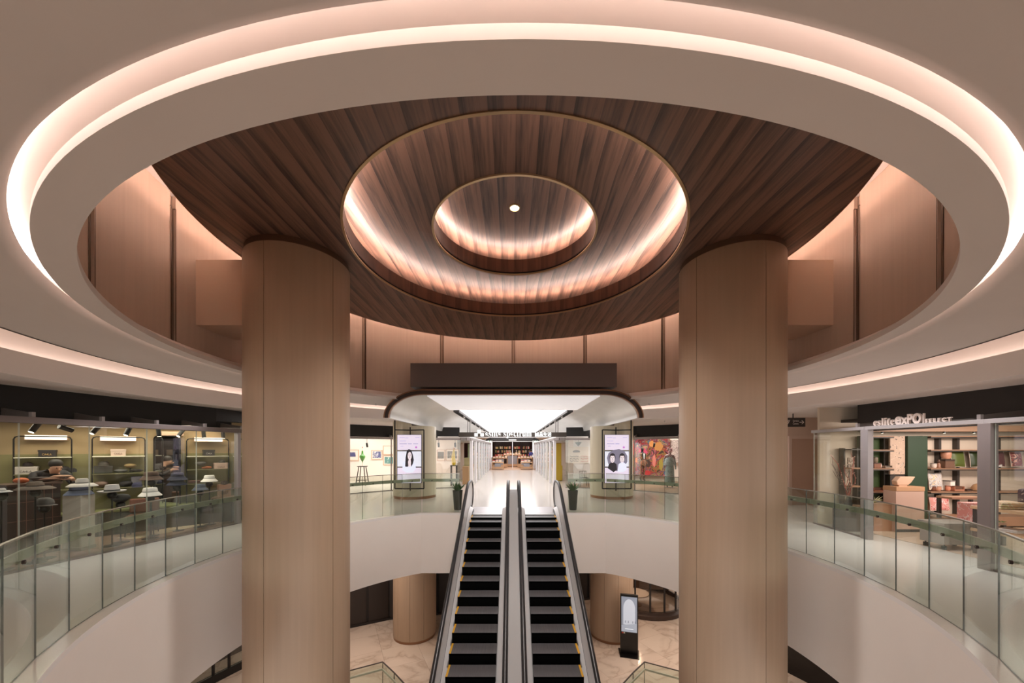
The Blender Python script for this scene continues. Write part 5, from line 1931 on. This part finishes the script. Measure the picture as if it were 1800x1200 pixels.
# lettered sign standing on the header
sg = thing('shop_sign', 'raised pale letters standing on the gift shop header', 'sign', (RX - .03, 7.3, 2.365))
lm = M('pale_sign_letter', (214, 196, 184), .5)
R_ = Matrix.Rotation(-PI / 2, 4, 'Z')


def at(yy):
    return R_ @ Matrix.Translation((7.3 - yy, -.0, .0))


letters(serif('eslite'), .21, lm, sg, at(7.36), .018, width=.40)
letters('e', .30, lm, sg, at(6.935), .022, width=.10, bold=.012)
letters('x', .25, lm, sg, at(6.82), .022, width=.09, bold=.010)
letters('PO', .25, lm, sg, at(6.72), .022, width=.215, bold=.010)
letters('|', .25, lm, sg, at(6.475), .018, width=.016)
letters('S E L E C T', .092, lm, sg, at(6.44), .016, width=.38, bold=.004)
# shell of the shop
SY = 8.95
mb = MB().box(7.72, SY + .1, 0, 16, SY + .16, 2.95)
struct('wall_gift_shop_back', mb, M('cream_shop_wall', (206, 190, 170), .7))
mb = MB().box(15.9, 1.5, 0, 16, SY + .1, 2.95)
struct('wall_gift_shop_end', mb, M('cream_shop_wall', (206, 190, 170), .7))
mb = MB().box(8.26, 1.5, 2.55, 16, SY + .1, 2.62)
struct('ceiling', mb, M('shop_dark_ceiling', (52, 46, 40), .7))
mb = MB().box(8.0, 1.5, .002, 16, SY + .1, .008)
struct('floor_gift_shop', mb, M('warm_shop_floor', (196, 170, 148), .35))
tag(MB().box(8.3, 8.45, 2.30, 13.5, 8.6, 2.44).build('ceiling_batten', M('pale_oak_batten', (158, 124, 98), .5)), 'pale wooden lighting beam across the top of the gift shelves', 'beam')
shD = M('dark_shelf_frame', (58, 50, 44), .5)
shelfW = M('warm_shelf_board', (168, 128, 100), .5)


def G(x, y, Y=SY - .3):
    return P(x, y, Y)


# shelving wall: bays between photo columns, boards at photo rows
def shelving(name, label, x0, x1, rows, divs, backs, yb=932):
    a, b = G(x0, 0), G(x1, 0)
    t = thing(name, label, 'shelving', (a.x, SY - .3, .01), group='shelving of the gift shop')
    wd = b.x - a.x
    zt = G(0, rows[0]).z
    MB().box(0, .30, 0, wd, .33, zt).build('back_panel', backs, t)
    for x in [x0, x1] + list(divs):
        px = G(x, 0).x - a.x
        MB().box(max(0, px - .03), .20, 0, min(wd, px + .03), .30, zt).build('upright', shD, t)
    for k, y in enumerate(rows):
        z = G(0, y).z - .01
        MB().box(0, -.01, z - .05, wd, .30, z - .02).build('shelf_edge', shD, t)
        MB().box(0, -.01, z - .02, wd, .30, z).build('shelf_board', shelfW, t)
    z = G(0, 905).z
    MB().box(0, -.12, .04, wd, .28, z - .03).build('drawer_front', M('drawer_wood', (176, 130, 100), .5), t)
    return t


cream = M('cream_back_panel', (214, 196, 176), .6)
greenP = M('dark_green_panel', (42, 62, 40), .6)
shelving('gift_shelving', 'dark shelf bay with green back panel beside the grey entrance post', 1530, 1571, (766, 790, 823, 864), (), M('moss_green_back', (60, 80, 36), .6))
shelving('gift_shelving', 'wide dark shelving with cream back panels behind the counter and tables', 1636, 1840, (766, 790, 823, 864), (1670, 1703, 1777), cream)
# mirror panel and green panel
a, b = G(1572.5, 766), G(1599, 834)
t = thing('print_board', 'tall pale panel with scattered small prints between the green panels', 'panel', (a.x, SY - .2, b.z))
MB().box(0, 0, 0, b.x - a.x, .04, a.z - b.z).build('board', picture_mat('photo_panel_print', (196, 168, 146), [(206, 178, 156), (110, 96, 84), (226, 206, 190)], 6, .54), t)
t = thing('low_cabinet', 'dark lower cabinet under the panel with small prints', 'cabinet', (a.x, SY - .2, .01))
MB().box(0, 0, 0, b.x - a.x, .3, b.z - .03).build('body', shD, t)
MB().box(0, -.02, b.z - .33, b.x - a.x, 0, b.z - .3).build('rail', M('blue_dark', (50, 54, 70), .5), t)
a, b = G(1600, 766), G(1635, 905)
tag(MB().box(a.x, SY - .25, .01, b.x, SY + .05, a.z).build('green_panel', greenP, bevel=.004), 'tall plain dark green panel behind the counter', 'panel')
# counter with the tilted screen
p = P(1600, 932.5, 8.12)
t = thing('sales_counter', 'cream counter with a wooden top before the green panel', 'counter', (p.x, 8.12, .01))
cz = P(0, 856, 8.12).z
cw = 50 / 630 * 8.12
MB().box(-cw / 2, 0, 0, cw / 2, .28, cz - .1).build('body', M('counter_cream', (206, 172, 154), .6), t, bevel=.004)
MB().box(-cw / 2, -.01, cz - .1, cw / 2, .29, cz).build('top', M('counter_wood_top', (196, 150, 112), .5), t, bevel=.004)
MB().box(-cw / 2, -.012, 0, cw / 2, .0, .06).build('kick_plate', shD, t)
t = thing('till_screen', 'cream tilted back of a till screen on the counter', 'monitor', (p.x, 8.26, .01 + cz))
MB().slab([(-.20, .03), (-.22, .12), (-.13, .22), (.21, .22), (.12, .09), (.05, .03)], -.06, .06).build('shell', M('till_cream', (214, 178, 150), .5), t, bevel=.01)
MB().box(-.16, -.05, 0, .03, .05, .035).build('foot', M('till_cream', (214, 178, 150), .5), t)

# goods on the shelves
def pillow(x0, x1, y0, y1, mat, label, e=.0, rz=0, tilt=.25):
    a, b = G(x0, y0, SY - .22 - e), G(x1, y1, SY - .22 - e)
    w, h = b.x - a.x, a.z - b.z
    t = thing('cushion', label, 'cushion', ((a.x + b.x) / 2, SY - .16 - e, b.z), rz=rz, group='cushions of the gift shop')
    n = 10
    rows = []
    for s in (-1, 1):
        g = []
        for i in range(n + 1):
            r = []
            for j in range(n + 1):
                u, v = i / n * 2 - 1, j / n * 2 - 1
                th = .045 * (1 - u ** 4) ** .7 * (1 - v ** 4) ** .7
                pin = 1 - .06 * (1 - abs(u * v))
                z = (v * pin + 1) / 2 * h
                r.append((u * w / 2 * pin, s * th + tilt * (z - h / 2) * .4, z))
            g.append(r)
        rows.append(g)
    mb = MB()
    for s, g in enumerate(rows):
        mb.loft(g if s else g[::-1], caps=False, wrap=False)
    mb.build('cover', mat, t, smooth=70)
    edge = [rows[0][i][0] for i in range(n + 1)] + [rows[0][n][j] for j in range(1, n + 1)] + [rows[0][i][n] for i in range(n - 1, -1, -1)] + [rows[0][0][j] for j in range(n - 1, 0, -1)]
    MB().tube(edge, .006, 5, closed=True).build('piping', M('piping_cream', (214, 196, 180), .7), t)


def pot(x, y, w, h, rgb, label, kind='pot', name='pot', e=.02, cat='pot'):
    p = G(x, y, SY - .16 - e)
    t = thing(name, label, cat, (p.x, SY - .16 - e, p.z), group='small goods on the gift shelves')
    m = M('goods_%d_%d_%d' % rgb, rgb, .45, var=.1, scale=12)
    m2 = M('goods2_%d_%d_%d' % rgb, tuple(int(v * .6) for v in rgb), .5)
    s = w / 630 * (SY - .16)
    q = h / 630 * (SY - .16)
    if kind == 'pot':
        MB().lathe([(s * .38, 0), (s * .5, q * .35), (s * .5, q * .8), (s * .42, q), (s * .36, q), (s * .4, q * .7)], 18).build('body', m, t, smooth=50)
        MB().lathe([(s * .515, q * .86), (s * .515, q * .96), (s * .47, q * .96)], 18).build('rim', m2, t, smooth=50)
    elif kind == 'box':
        MB().box(-s / 2, -.08, 0, s / 2, .08, q * .8).build('body', m, t, bevel=.003)
        MB().box(-s / 2 - .004, -.084, q * .8, s / 2 + .004, .084, q).build('lid', m2, t)
    elif kind == 'tray':
        MB().box(-s / 2, -.09, 0, s / 2, .09, q * .35).build('base', m, t)
        for k in (-1, 1):
            MB().box(k * s * .48 - .006, -.09, q * .35, k * s * .48 + .006, .09, q).build('side', m, t)
        MB().box(-s * .4, -.06, q * .35, s * .4, .06, q * .9).build('content', m2, t)
    elif kind == 'dome':
        MB().lathe([(s * .5, 0), (s * .48, q * .4), (s * .32, q * .8), (0, q)], 18).build('body', m, t, smooth=50)
        MB().lathe([(s * .52, 0), (s * .52, q * .06), (s * .4, q * .06)], 18).build('rim', m2, t, smooth=50)
    elif kind == 'figure':
        MB().lathe([(s * .4, 0), (s * .25, q * .1), (s * .3, q * .4), (s * .12, q * .6)], 12).build('body', m, t, smooth=50)
        MB().ball((0, 0, q * .78), (s * .22, s * .22, q * .22), 10).build('head', m2, t, smooth=50)
    return t


floral = picture_mat('floral_grey', (196, 190, 186), [(226, 214, 204), (150, 150, 156), (236, 200, 160)], 5, .45)
pinkp = picture_mat('pink_marble', (224, 150, 140), [(236, 206, 200), (206, 96, 92), (226, 180, 170)], 5, .47)
purp = picture_mat('plum_leaf', (96, 70, 80), [(196, 176, 170), (110, 86, 96)], 4, .56)
peach = picture_mat('peach_wash', (226, 190, 150), [(236, 214, 186), (206, 190, 140), (230, 176, 150)], 3, .45)
greenC = M('moss_satin', (84, 94, 40), .4, var=.2, scale=4)
pillow(1637, 1661, 831, 861, floral, 'grey floral cushion standing on the shelf behind the counter')
pillow(1639, 1674, 874, 898, pinkp, 'pink marbled cushion on the lowest shelf', e=.05)
pillow(1677, 1701, 792, 821, greenC, 'moss green satin cushion on the upper shelf')
pillow(1710, 1731, 793, 821, M('dark_moss_satin', (52, 62, 34), .35, var=.3, scale=5), 'dark moss cushion on the upper shelf next to the grey post')
pillow(1752, 1771, 792, 820, M('plum_satin', (92, 56, 60), .4, var=.2, scale=5), 'plum cushion on the upper shelf past the grey post')
pillow(1782, 1802, 794, 820, picture_mat('red_floral', (140, 70, 64), [(70, 50, 50), (206, 150, 130)], 6), 'red floral cushion on the upper shelf at the shop window end')
pot(1663, 806, 13, 13, (190, 134, 106), 'copper pot with a rim on a small riser', 'pot')
pot(1650, 822, 9, 15, (140, 96, 70), 'small brown figure on the upper shelf', 'figure', 'figurine', cat='figurine')
pot(1663, 822, 16, 15, (110, 80, 62), 'brown wooden riser box under the copper pot', 'box', 'riser', cat='box')
pot(1641, 822, 8, 8, (214, 196, 180), 'tiny white jar on the upper shelf end', 'pot', 'jar', cat='jar')
pot(1676, 822, 7, 14, (120, 100, 84), 'dark twig figure on the upper shelf', 'figure', 'figurine', cat='figurine')
pot(1668, 853, 8, 9, (240, 226, 214), 'white card box with an orange mark on the middle shelf', 'box', 'card_box', cat='box')
pot(1666, 862, 7, 9, (214, 140, 110), 'coral jar below the white card box', 'pot', 'jar', cat='jar')
pot(1648, 862, 9, 8, (206, 150, 120), 'salmon pot before the floral cushion', 'pot')
pot(1640, 862, 7, 8, (120, 70, 50), 'brown jar beside the floral cushion', 'pot', 'jar', cat='jar')
pot(1679, 862, 17, 8, (176, 120, 92), 'shallow wooden tray with papers on the middle shelf', 'tray', 'tray', cat='tray')
pot(1719, 862, 17, 13, (176, 134, 96), 'tan straw dome beside the grey post', 'dome', 'straw_dome', cat='basket')
pot(1697, 862, 9, 3, (90, 66, 52), 'low dark dish on the middle shelf', 'tray', 'dish', cat='dish')
pot(1720, 896, 20, 12, (206, 166, 126), 'round straw basket on the lowest shelf', 'dome', 'straw_basket', cat='basket')
pot(1757, 820, 10, 8, (214, 206, 200), 'glass ornament cluster on the upper shelf', 'figure', 'ornament', cat='ornament')
pot(1746, 820, 8, 13, (200, 180, 160), 'small white bear figure past the grey post', 'figure', 'figurine', cat='figurine')
pot(1722, 820, 10, 4, (232, 220, 206), 'row of white shells on the upper shelf', 'tray', 'shell_tray', cat='tray')
pot(1538, 813, 8, 10, (120, 104, 84), 'grey green jar on the shelf by the green back panel', 'pot', 'jar', cat='jar')
pot(1537, 822, 12, 9, (130, 84, 60), 'brown wooden stand under the grey green jar', 'box', 'riser', cat='box')
pot(1546, 822, 6, 7, (226, 206, 190), 'small white cup on the shelf by the green back panel', 'pot', 'cup', cat='cup')
pot(1556, 822, 12, 4, (150, 130, 112), 'low grey dish on the shelf by the green back panel', 'tray', 'dish', cat='dish')
pot(1538, 863, 16, 7, (150, 96, 70), 'brown wooden model on the lower shelf by the green panel', 'tray', 'wooden_model', cat='ornament')

# window display: branches in a dark vase on a box
p = P(1497, 935, 8.0)
t = thing('display_box', 'dark grey display box holding the branches in the gift shop window', 'plinth', (7.77, 8.32, .01))
bz = .52
MB().box(-.23, -.16, 0, .23, .16, bz - .03).build('body', M('dark_box', (84, 76, 72), .6), t)
MB().box(-.24, -.17, bz - .03, .24, .17, bz).build('top', M('white_box_top', (216, 206, 196), .5), t)
t = thing('branch_vase', 'dark vase with tall bare red-tipped branches in the gift shop window', 'vase', (7.77, 8.32, .01 + bz))
MB().lathe([(.05, 0), (.07, .08), (.05, .2), (.04, .26), (.05, .28), (.03, .27)], 14).build('vase', ironM, t, smooth=50)
rnd = random.Random(9)
for k in range(13):
    a = rnd.uniform(-.55, .35)
    L2 = rnd.uniform(.6, 1.1)
    pts = [(0, 0, .2)]
    for j in range(1, 6):
        pts.append((math.sin(a) * L2 * j / 5 + rnd.uniform(-.02, .02), rnd.uniform(-.05, .05), .2 + math.cos(a) * L2 * j / 5))
    br = MB().tube(pts, [.006, .006, .005, .004, .004, .003], 5).build('branch', M('red_twig', (176, 70, 56), .6) if k % 3 == 0 else M('dark_twig', (60, 42, 38), .7), t)
    mb = MB()
    for j in range(2, 6):
        mb.ball((pts[j][0] + .01, pts[j][1], pts[j][2]), .009, 6)
    mb.build('buds', M('pale_buds', (226, 196, 176), .6), br)
t = thing('window_shelving', 'slim dark shelf unit with picture cards behind the branches', 'shelving', (G(1500, 0).x, SY - .25, .01))
for x in (0, .33):
    MB().box(x - .02, .18, 0, x + .02, .3, 1.9).build('upright', shD, t)
for z in (.5, .98, 1.42, 1.88):
    MB().box(0, 0, z - .03, .33, .3, z).build('shelf', shelfW if z < 1.8 else shD, t)
MB().box(.0, .3, 0, .33, .31, 1.9).build('back_panel', cream, t)
p = G(1509, 819)
tag(MB().slab([(-.09, 0), (.09, 0), (.05, .26), (-.08, .24)], -.01, .01).build('picture_card', picture_mat('tree_card', (120, 96, 80), [(206, 190, 170), (80, 64, 54)], 9)), 'picture card of trees standing on the slim window shelf', 'card').location = (G(1508, 0).x, SY - .12, 1.43)
p = P(1536, 905, 8.34)
t = thing('air_plant', 'pale spiky plant on the wooden ledge beside the grey post', 'plant', (p.x, 8.34, .65))
for k in range(16):
    a = 2 * PI * k / 16
    e = .5 + .4 * math.sin(k * 1.9)
    MB().tube([(0, 0, 0), (.09 * math.cos(a), .06 * math.sin(a), .09 * e), (.19 * math.cos(a), .1 * math.sin(a), .16 * e)], [.012, .009, .002], 5).build('leaf', M('pale_leaf', (190, 186, 140), .6), t)
t = thing('wooden_ledge', 'low wooden ledge cabinet under the spiky plant', 'cabinet', (P(1546, 0, 8.34).x, 8.34, .01))
MB().box(-.26, -.13, 0, .26, .08, .6).build('body', M('drawer_wood', (176, 130, 100), .5), t)
MB().box(-.27, -.14, .6, .27, .08, .63).build('top', shelfW, t)

# rolling cart, display table with pink box, textile table
p = P(1680, 962, 6.75)
t = thing('display_cart', 'grey rolling display cart on castors at the shop entrance', 'cart', (p.x, 6.85, .01))
gm = M('cart_grey', (150, 136, 128), .5, var=.06, scale=5)
MB().box(-.34, -.2, .1, .34, .2, .46).build('body', gm, t, bevel=.005)
MB().box(-.36, -.22, .46, .36, .22, .5).build('top', gm, t, bevel=.004)
for i in (-1, 1):
    for j in (-1, 1):
        MB().lathe([(.035, 0), (.035, .07), (.012, .075), (.012, .1)], 12, c=(i * .28, j * .15, 0)).build('castor', ironM, t, smooth=40)
p = P(1702, 915, 7.2)
t = thing('display_table', 'dark-legged wooden table carrying the pink patterned box', 'table', (p.x + .1, 7.25, .01))
MB().box(-.36, -.28, .40, .36, .28, .44).build('top', shelfW, t)
MB().box(-.36, .0, .86, .36, .28, .9).build('upper_shelf', shelfW, t)
for i in (-1, 1):
    for j in (-1, 1):
        MB().box(i * .33 - .025, j * .25 - .025, 0, i * .33 + .025, j * .25 + .025, .86 if j > 0 else .40).build('leg', shD, t)
t = thing('pink_gift_box', 'large pink and white marbled box on the wooden table', 'box', (p.x - .06, 7.1, .45))
MB().box(-.18, -.09, 0, .18, .09, .38).build('body', pinkp, t)
MB().box(.18, -.09, 0, .21, .09, .38).build('spine', M('pink_spine', (196, 110, 100), .6), t)
pf = thing('fern_sprig', 'green fern sprig lying at the edge of the wooden table', 'plant', (p.x + .32, 7.0, .452))
for k in range(9):
    MB().tube([(-.12 + .03 * k, 0, .01), (-.10 + .03 * k, .05 * (-1) ** k, .035)], [.008, .002], 5).build('leaflet', leafM, pf)
MB().tube([(-.14, 0, .01), (.14, 0, .012)], .005, 5).build('stem', leafM, pf)
p = P(1790, 940, 5.4)
t = thing('textile_table', 'long wooden two-tier table with folded textiles behind the shop window', 'table', (8.65, 5.98, .01))
MB().box(-.35, -1.0, .80, .75, .55, .85).build('top', woodL, t)
MB().box(-.35, -1.0, .40, .75, .55, .45).build('lower_shelf', woodL, t)
for i in (-.3, .7):
    for j in (-.95, .5):
        MB().box(i - .03, j - .03, 0, i + .03, j + .03, .8).build('leg', shD, t)
for k, (x, y, z, w, d, h, m, lab) in enumerate((
        (8.55, 6.25, .862, .42, .34, .12, peach, 'peach patterned throw folded on the textile table'),
        (8.62, 5.75, .862, .40, .34, .10, picture_mat('pale_green_wash', (206, 200, 160), [(226, 216, 190), (190, 186, 130)], 4), 'pale green throw folded on the textile table'),
        (8.60, 5.30, .862, .40, .32, .09, picture_mat('rose_wash', (226, 190, 170), [(236, 220, 206), (214, 150, 130)], 4), 'rose patterned throw folded at the window end of the textile table'),
        (8.62, 6.2, .462, .34, .3, .05, M('white_linen', (230, 220, 212), .8), 'white linen napkins folded on the lower tier'),
        (9.05, 6.1, .862, .34, .5, .34, purp, 'plum leaf-patterned cloth draped over a block on the textile table'))):
    q = thing('folded_textile', lab, 'textile', (x, y, z), rz=.1 * (k - 2), group='folded textiles on the long table')
    n = 3 if h < .2 else 1
    for j in range(n):
        MB().box(-w / 2 + .01 * j, -d / 2 + .008 * j, h * j / n, w / 2 - .01 * j, d / 2 - .008 * j, h * (j + 1) / n - .004).build('fold', m, q, bevel=.02 if h < .2 else .04)

# wall with door beyond, hanging direction sign
mb = MB().box(7.9, 12.05, 0, 12.9, 12.15, 2.95)
struct('wall_service', mb, M('beige_service_wall', (198, 172, 156), .65))
a, b = P(1391, 771, 12.03), P(1450, 0, 12.03)
mb = MB().box(a.x, 12.02, 0, b.x, 12.05, a.z)
struct('door_1', mb, M('beige_door', (178, 146, 128), .6))
mb = MB().box(a.x - .1, 12.0, 0, a.x, 12.05, a.z + .1).box(a.x, 12.0, a.z, b.x, 12.05, a.z + .1)
struct('trim_8', mb, M('pale_door_frame', (200, 174, 160), .6))
hs = P(1395, 742, 10.6)
t = thing('direction_sign', 'small hanging dark direction sign with white arrow and pictogram', 'sign', (hs.x, 10.6, hs.z - .13), rz=-.12)
MB().box(-.32, 0, 0, .32, .05, .26).build('panel', M('sign_dark', (56, 48, 46), .5), t, bevel=.004)
wm = M('sign_white', (226, 216, 210), .5)
MB().tube([(-.0, .025, .26), (-.0, .025, 2.95 - hs.z + .13)], .014, 8).build('hanger', ironM, t)
ar = MB()
ar.bar((.16, -.003, .13), (.26, -.003, .13), .004, .016).bar((.22, -.003, .185), (.275, -.003, .13), .004, .016).bar((.22, -.003, .075), (.275, -.003, .13), .004, .016)
ar.build('arrow', wm, t)
letters('Service', .085, wm, t, Matrix.Translation((-.02, -.002, .145)), .001, width=.16)
letters('Centre', .085, wm, t, Matrix.Translation((-.02, -.002, .065)), .001, width=.15)
mb = MB().bar((-.24, -.003, .06), (-.18, -.003, .06), .004, .018).bar((-.18, -.003, .06), (-.13, -.003, .14), .004, .018).bar((-.16, -.003, .14), (-.14, -.003, .2), .004, .018).bar((-.13, -.003, .14), (-.10, -.003, .2), .004, .014)
mb.build('pictogram', wm, t)
# left counterpart wall closing the walkway
mb = MB().box(-12.9, 12.05, 0, -7.1, 12.15, 2.95)
struct('wall_walkway', mb, M('beige_service_wall', (198, 172, 156), .65))

for k, x in enumerate((1671, 1724, 1560)):
    q = P(x, 765, 8.4)
    t = thing('shelf_downlight', 'tiny glowing downlight under the wooden beam ' + ('above the copper pot', 'beside the grey post', 'above the green back panel')[k], 'downlight', (q.x, 8.52, 2.262), group='downlights under the wooden beam')
    MB().lathe([(.028, .038), (.028, 0), (.022, -.002)], 12).build('housing', trackM, t, smooth=40)
    MB().lathe([(.02, .002), (.02, -.003)], 12).build('lens', lampM, t)
q = P(1793, 762, 5.3)
t = thing('dome_camera', 'black dome camera under the gift shop header by the window', 'camera', (RX + .3, 5.2, 2.2))
MB().lathe([(.09, .35), (.09, .10), (.075, .06)], 16).build('housing', trackM, t, smooth=40)
MB().lathe([(.075, .06), (.06, .01), (.03, -.015), (.0, -.02)], 16).build('dome', M('smoked_dome', (14, 14, 16), .1), t, smooth=60)
# ------------------------------------------------------------------ lower storey
dk = M('dark_brown_panelling', (40, 30, 25), .5, var=.1, scale=2)
dkf = M('dark_panel_frame', (28, 21, 18), .5)
ZL = -5.4


def lowwall(name, a, b, npan, m=dk, h=3.63):
    a, b = Vector((*a, 0)), Vector((*b, 0))
    d = (b - a).normalized()
    n = Vector((d.y, -d.x, 0))          # towards the camera side
    mb = MB()
    mb.add([a + Vector((0, 0, ZL)), b + Vector((0, 0, ZL)), b + Vector((0, 0, ZL + h)), a + Vector((0, 0, ZL + h))], [(0, 1, 2, 3)])
    w = struct(name, mb, dkf)
    L = (b - a).length
    for k in range(npan):
        p, q = a + d * (L * k / npan + .05) + n * .03, a + d * (L * (k + 1) / npan - .05) + n * .03
        MB().bar((p.x, p.y, ZL + 1.75), (q.x, q.y, ZL + 1.75), .05, 3.3).build('wall_panel', m, w)
    p, q = a + n * .06, b + n * .06
    MB().bar((p.x, p.y, ZL + .05), (q.x, q.y, ZL + .05), .06, .10).build('plinth', dkf, w)
    return w


lowwall('wall_lower_left', (-9.2, 13.3), (-5.3, 15.35), 5)
lowwall('wall_lower_back', (-5.3, 15.35), (4.6, 17.6), 10)
lowwall('wall_lower_right', (8.0, 15.3), (12.5, 11.0), 6, M('brown_panelling', (74, 54, 42), .5))
lowwall('wall_lower_side', (12.5, 11.0), (12.0, -2), 8)
lowwall('wall_lower_window', (-11.6, -2), (-10.6, 13.0), 8)
# glazed drum of the corner shop
t = thing('curved_shop_window', 'curved dark-framed shop window with a round white table inside on the lower floor', 'shopfront', (6.15, 17.0, ZL))
R = 1.75
mb = MB()
rows = []
for r, z in ((R + .1, 0), (R + .1, .16), (R, .22), (R, .3), (R - .1, .3)):
    rows.append([(r * math.cos(2 * PI * k / 40), r * math.sin(2 * PI * k / 40), z) for k in range(40)])
MB().loft(rows, caps=False).build('base', M('brown_base', (62, 46, 38), .4), t, smooth=40)
for k in range(9):
    a0, a1 = PI + PI * k / 9, PI + PI * (k + 1) / 9
    pa, pb = (R * math.cos(a0), R * math.sin(a0)), (R * math.cos(a1), R * math.sin(a1))
    d = Vector((pb[0] - pa[0], pb[1] - pa[1]))
    MB().add([(*pa, .3), (*pb, .3), (*pb, 3.3), (*pa, 3.3)], [(0, 1, 2, 3)]).build('glass_pane', glass_mat('bronze_glass', (.42, .36, .31)) if 'bronze_glass' not in MATS else MATS['bronze_glass'], t)
    MB().box(pa[0] - .03, pa[1] - .03, .3, pa[0] + .03, pa[1] + .03, 3.3).build('mullion', dkf, t)
MB().lathe([(R + .06, 3.3), (R + .06, 3.63)], 40).build('head', dkf, t, smooth=40)
MB().box(-1.6, .8, .3, 1.6, .9, 3.4).build('back_wall', M('shop_brown_back', (96, 72, 56), .6), t)
t = thing('round_table', 'round white table glowing inside the curved shop window', 'table', (5.6, 16.3, ZL + .0))
MB().lathe([(.55, .72), (.55, .76), (.02, .765)], 30).build('top', M('white_marble_top', (232, 220, 210), .3), t, smooth=40)
MB().lathe([(.25, .2), (.25, .23), (.04, .26), (.04, .72)], 20).build('leg', brass, t, smooth=40)
l = bpy.data.lights.new('window_lamp', 'POINT')
l.energy = 60
l.color = (1, .78, .6)
l.shadow_soft_size = .15
o = bpy.data.objects.new('window_lamp', l)
C.objects.link(o)
o.location = (5.6, 16.2, ZL + 2.2)
# kiosk
k = thing('kiosk', 'black freestanding kiosk with a glowing arch picture on its screen, on the marble floor', 'kiosk', (4.12, 12.75, ZL), rz=-.25)
kb = M('kiosk_black', (16, 14, 14), .3)
MB().prism([(-.32, -.3), (.32, -.3), (.36, .28), (-.36, .28)], 0, .02).build('base', kb, k, bevel=.004)
MB().box(-.30, -.05, .02, .30, .05, 2.12).build('body', kb, k, bevel=.01)
ks = MB().box(-.265, -.056, .80, .265, -.05, 2.04).build('screen', M('kiosk_screen', (150, 160, 176), .3, emit=.2, ecol=(150, 164, 186)), k)
arc = ellipse(0, 1.62, .2, .34, 20, 0, PI)
MB().slab([(.2, 1.05)] + arc + [(-.2, 1.62), (-.2, 1.05)], -.0575, -.056).build('arch_image', M('kiosk_arch', (206, 214, 224), .3, emit=.28, ecol=(190, 202, 220)), ks)
MB().slab([(-.265, .80), (.265, .80), (.265, 1.12), (-.265, 1.02)], -.0585, -.057).build('foreground_image', M('kiosk_fore', (176, 188, 204), .3, emit=.22, ecol=(170, 184, 204)), ks)
for x in (-.13, -.03, .12, .2):
    MB().slab([(x - .012, 1.12), (x + .012, 1.12), (x + .008, 1.2), (x - .008, 1.2)], -.0592, -.0586).build('figure_image', M('kiosk_fig', (110, 122, 144), .3, emit=.2), ks)
MB().slab([(-.14, .90), (.14, .90), (.14, .912), (-.14, .912)], -.0592, -.0586).build('text_line', M('kiosk_text', (236, 240, 246), .3, emit=.7), ks)
MB().box(-.25, -.0545, .735, -.20, -.05, .775).build('red_mark', M('kiosk_red', (200, 60, 40), .4), k)
MB().box(-.19, -.0545, .735, -.14, -.05, .775).build('white_mark', M('kiosk_white', (226, 220, 214), .4), k)
# low black plinth with posts, below the hat shop side
t = thing('lower_display_front', 'long low black plinth with slim posts on the lower floor below the hat shop', 'shopfront', (-9.2, 11.3, ZL))
pp = [(-9.85, 9.9), (-9.35, 11.16), (-9.0, 11.95), (-8.6, 12.9)]
for a, b in zip(pp, pp[1:]):
    MB().bar((*a, ZL + .12), (*b, ZL + .12), .12, .24).build('plinth', kb, t, world=True)
    glass_pane(a, b, ZL + .24, ZL + 2.6, .02, t, mats=sm)
for q in ((-9.6, 10.53), (-9.35, 11.16), (-9.17, 11.56), (-9.0, 11.95)):
    MB().box(q[0] - .03, q[1] - .03, ZL + .24, q[0] + .03, q[1] + .03, ZL + 2.6).build('post', dkf, t, world=True)
# same on the other side: solid dark plinth wall
t = thing('lower_dark_front', 'glossy dark shop base on the lower floor below the gift shop', 'shopfront', (9.0, 11.8, ZL))
gl = M('gloss_black', (14, 11, 10), .15, var=.3, scale=3)
for a, b in (((8.3, 13.2), (8.75, 12.2)), ((8.75, 12.2), (9.2, 11.2)), ((9.2, 11.2), (9.7, 10.0))):
    MB().bar((*a, ZL + 1.3), (*b, ZL + 1.3), .1, 2.6).build('panel', gl, t, world=True)

mb = MB().loft([[(x - 1.0, y + .5, z) for x, y in pp] for z in (ZL, ZL + 3.63)], caps=False, wrap=False)
struct('wall_lower_display', mb, dk)

for me in TCACHE.values():
    bpy.data.meshes.remove(me)
bpy.data.scenes.remove(TMP)
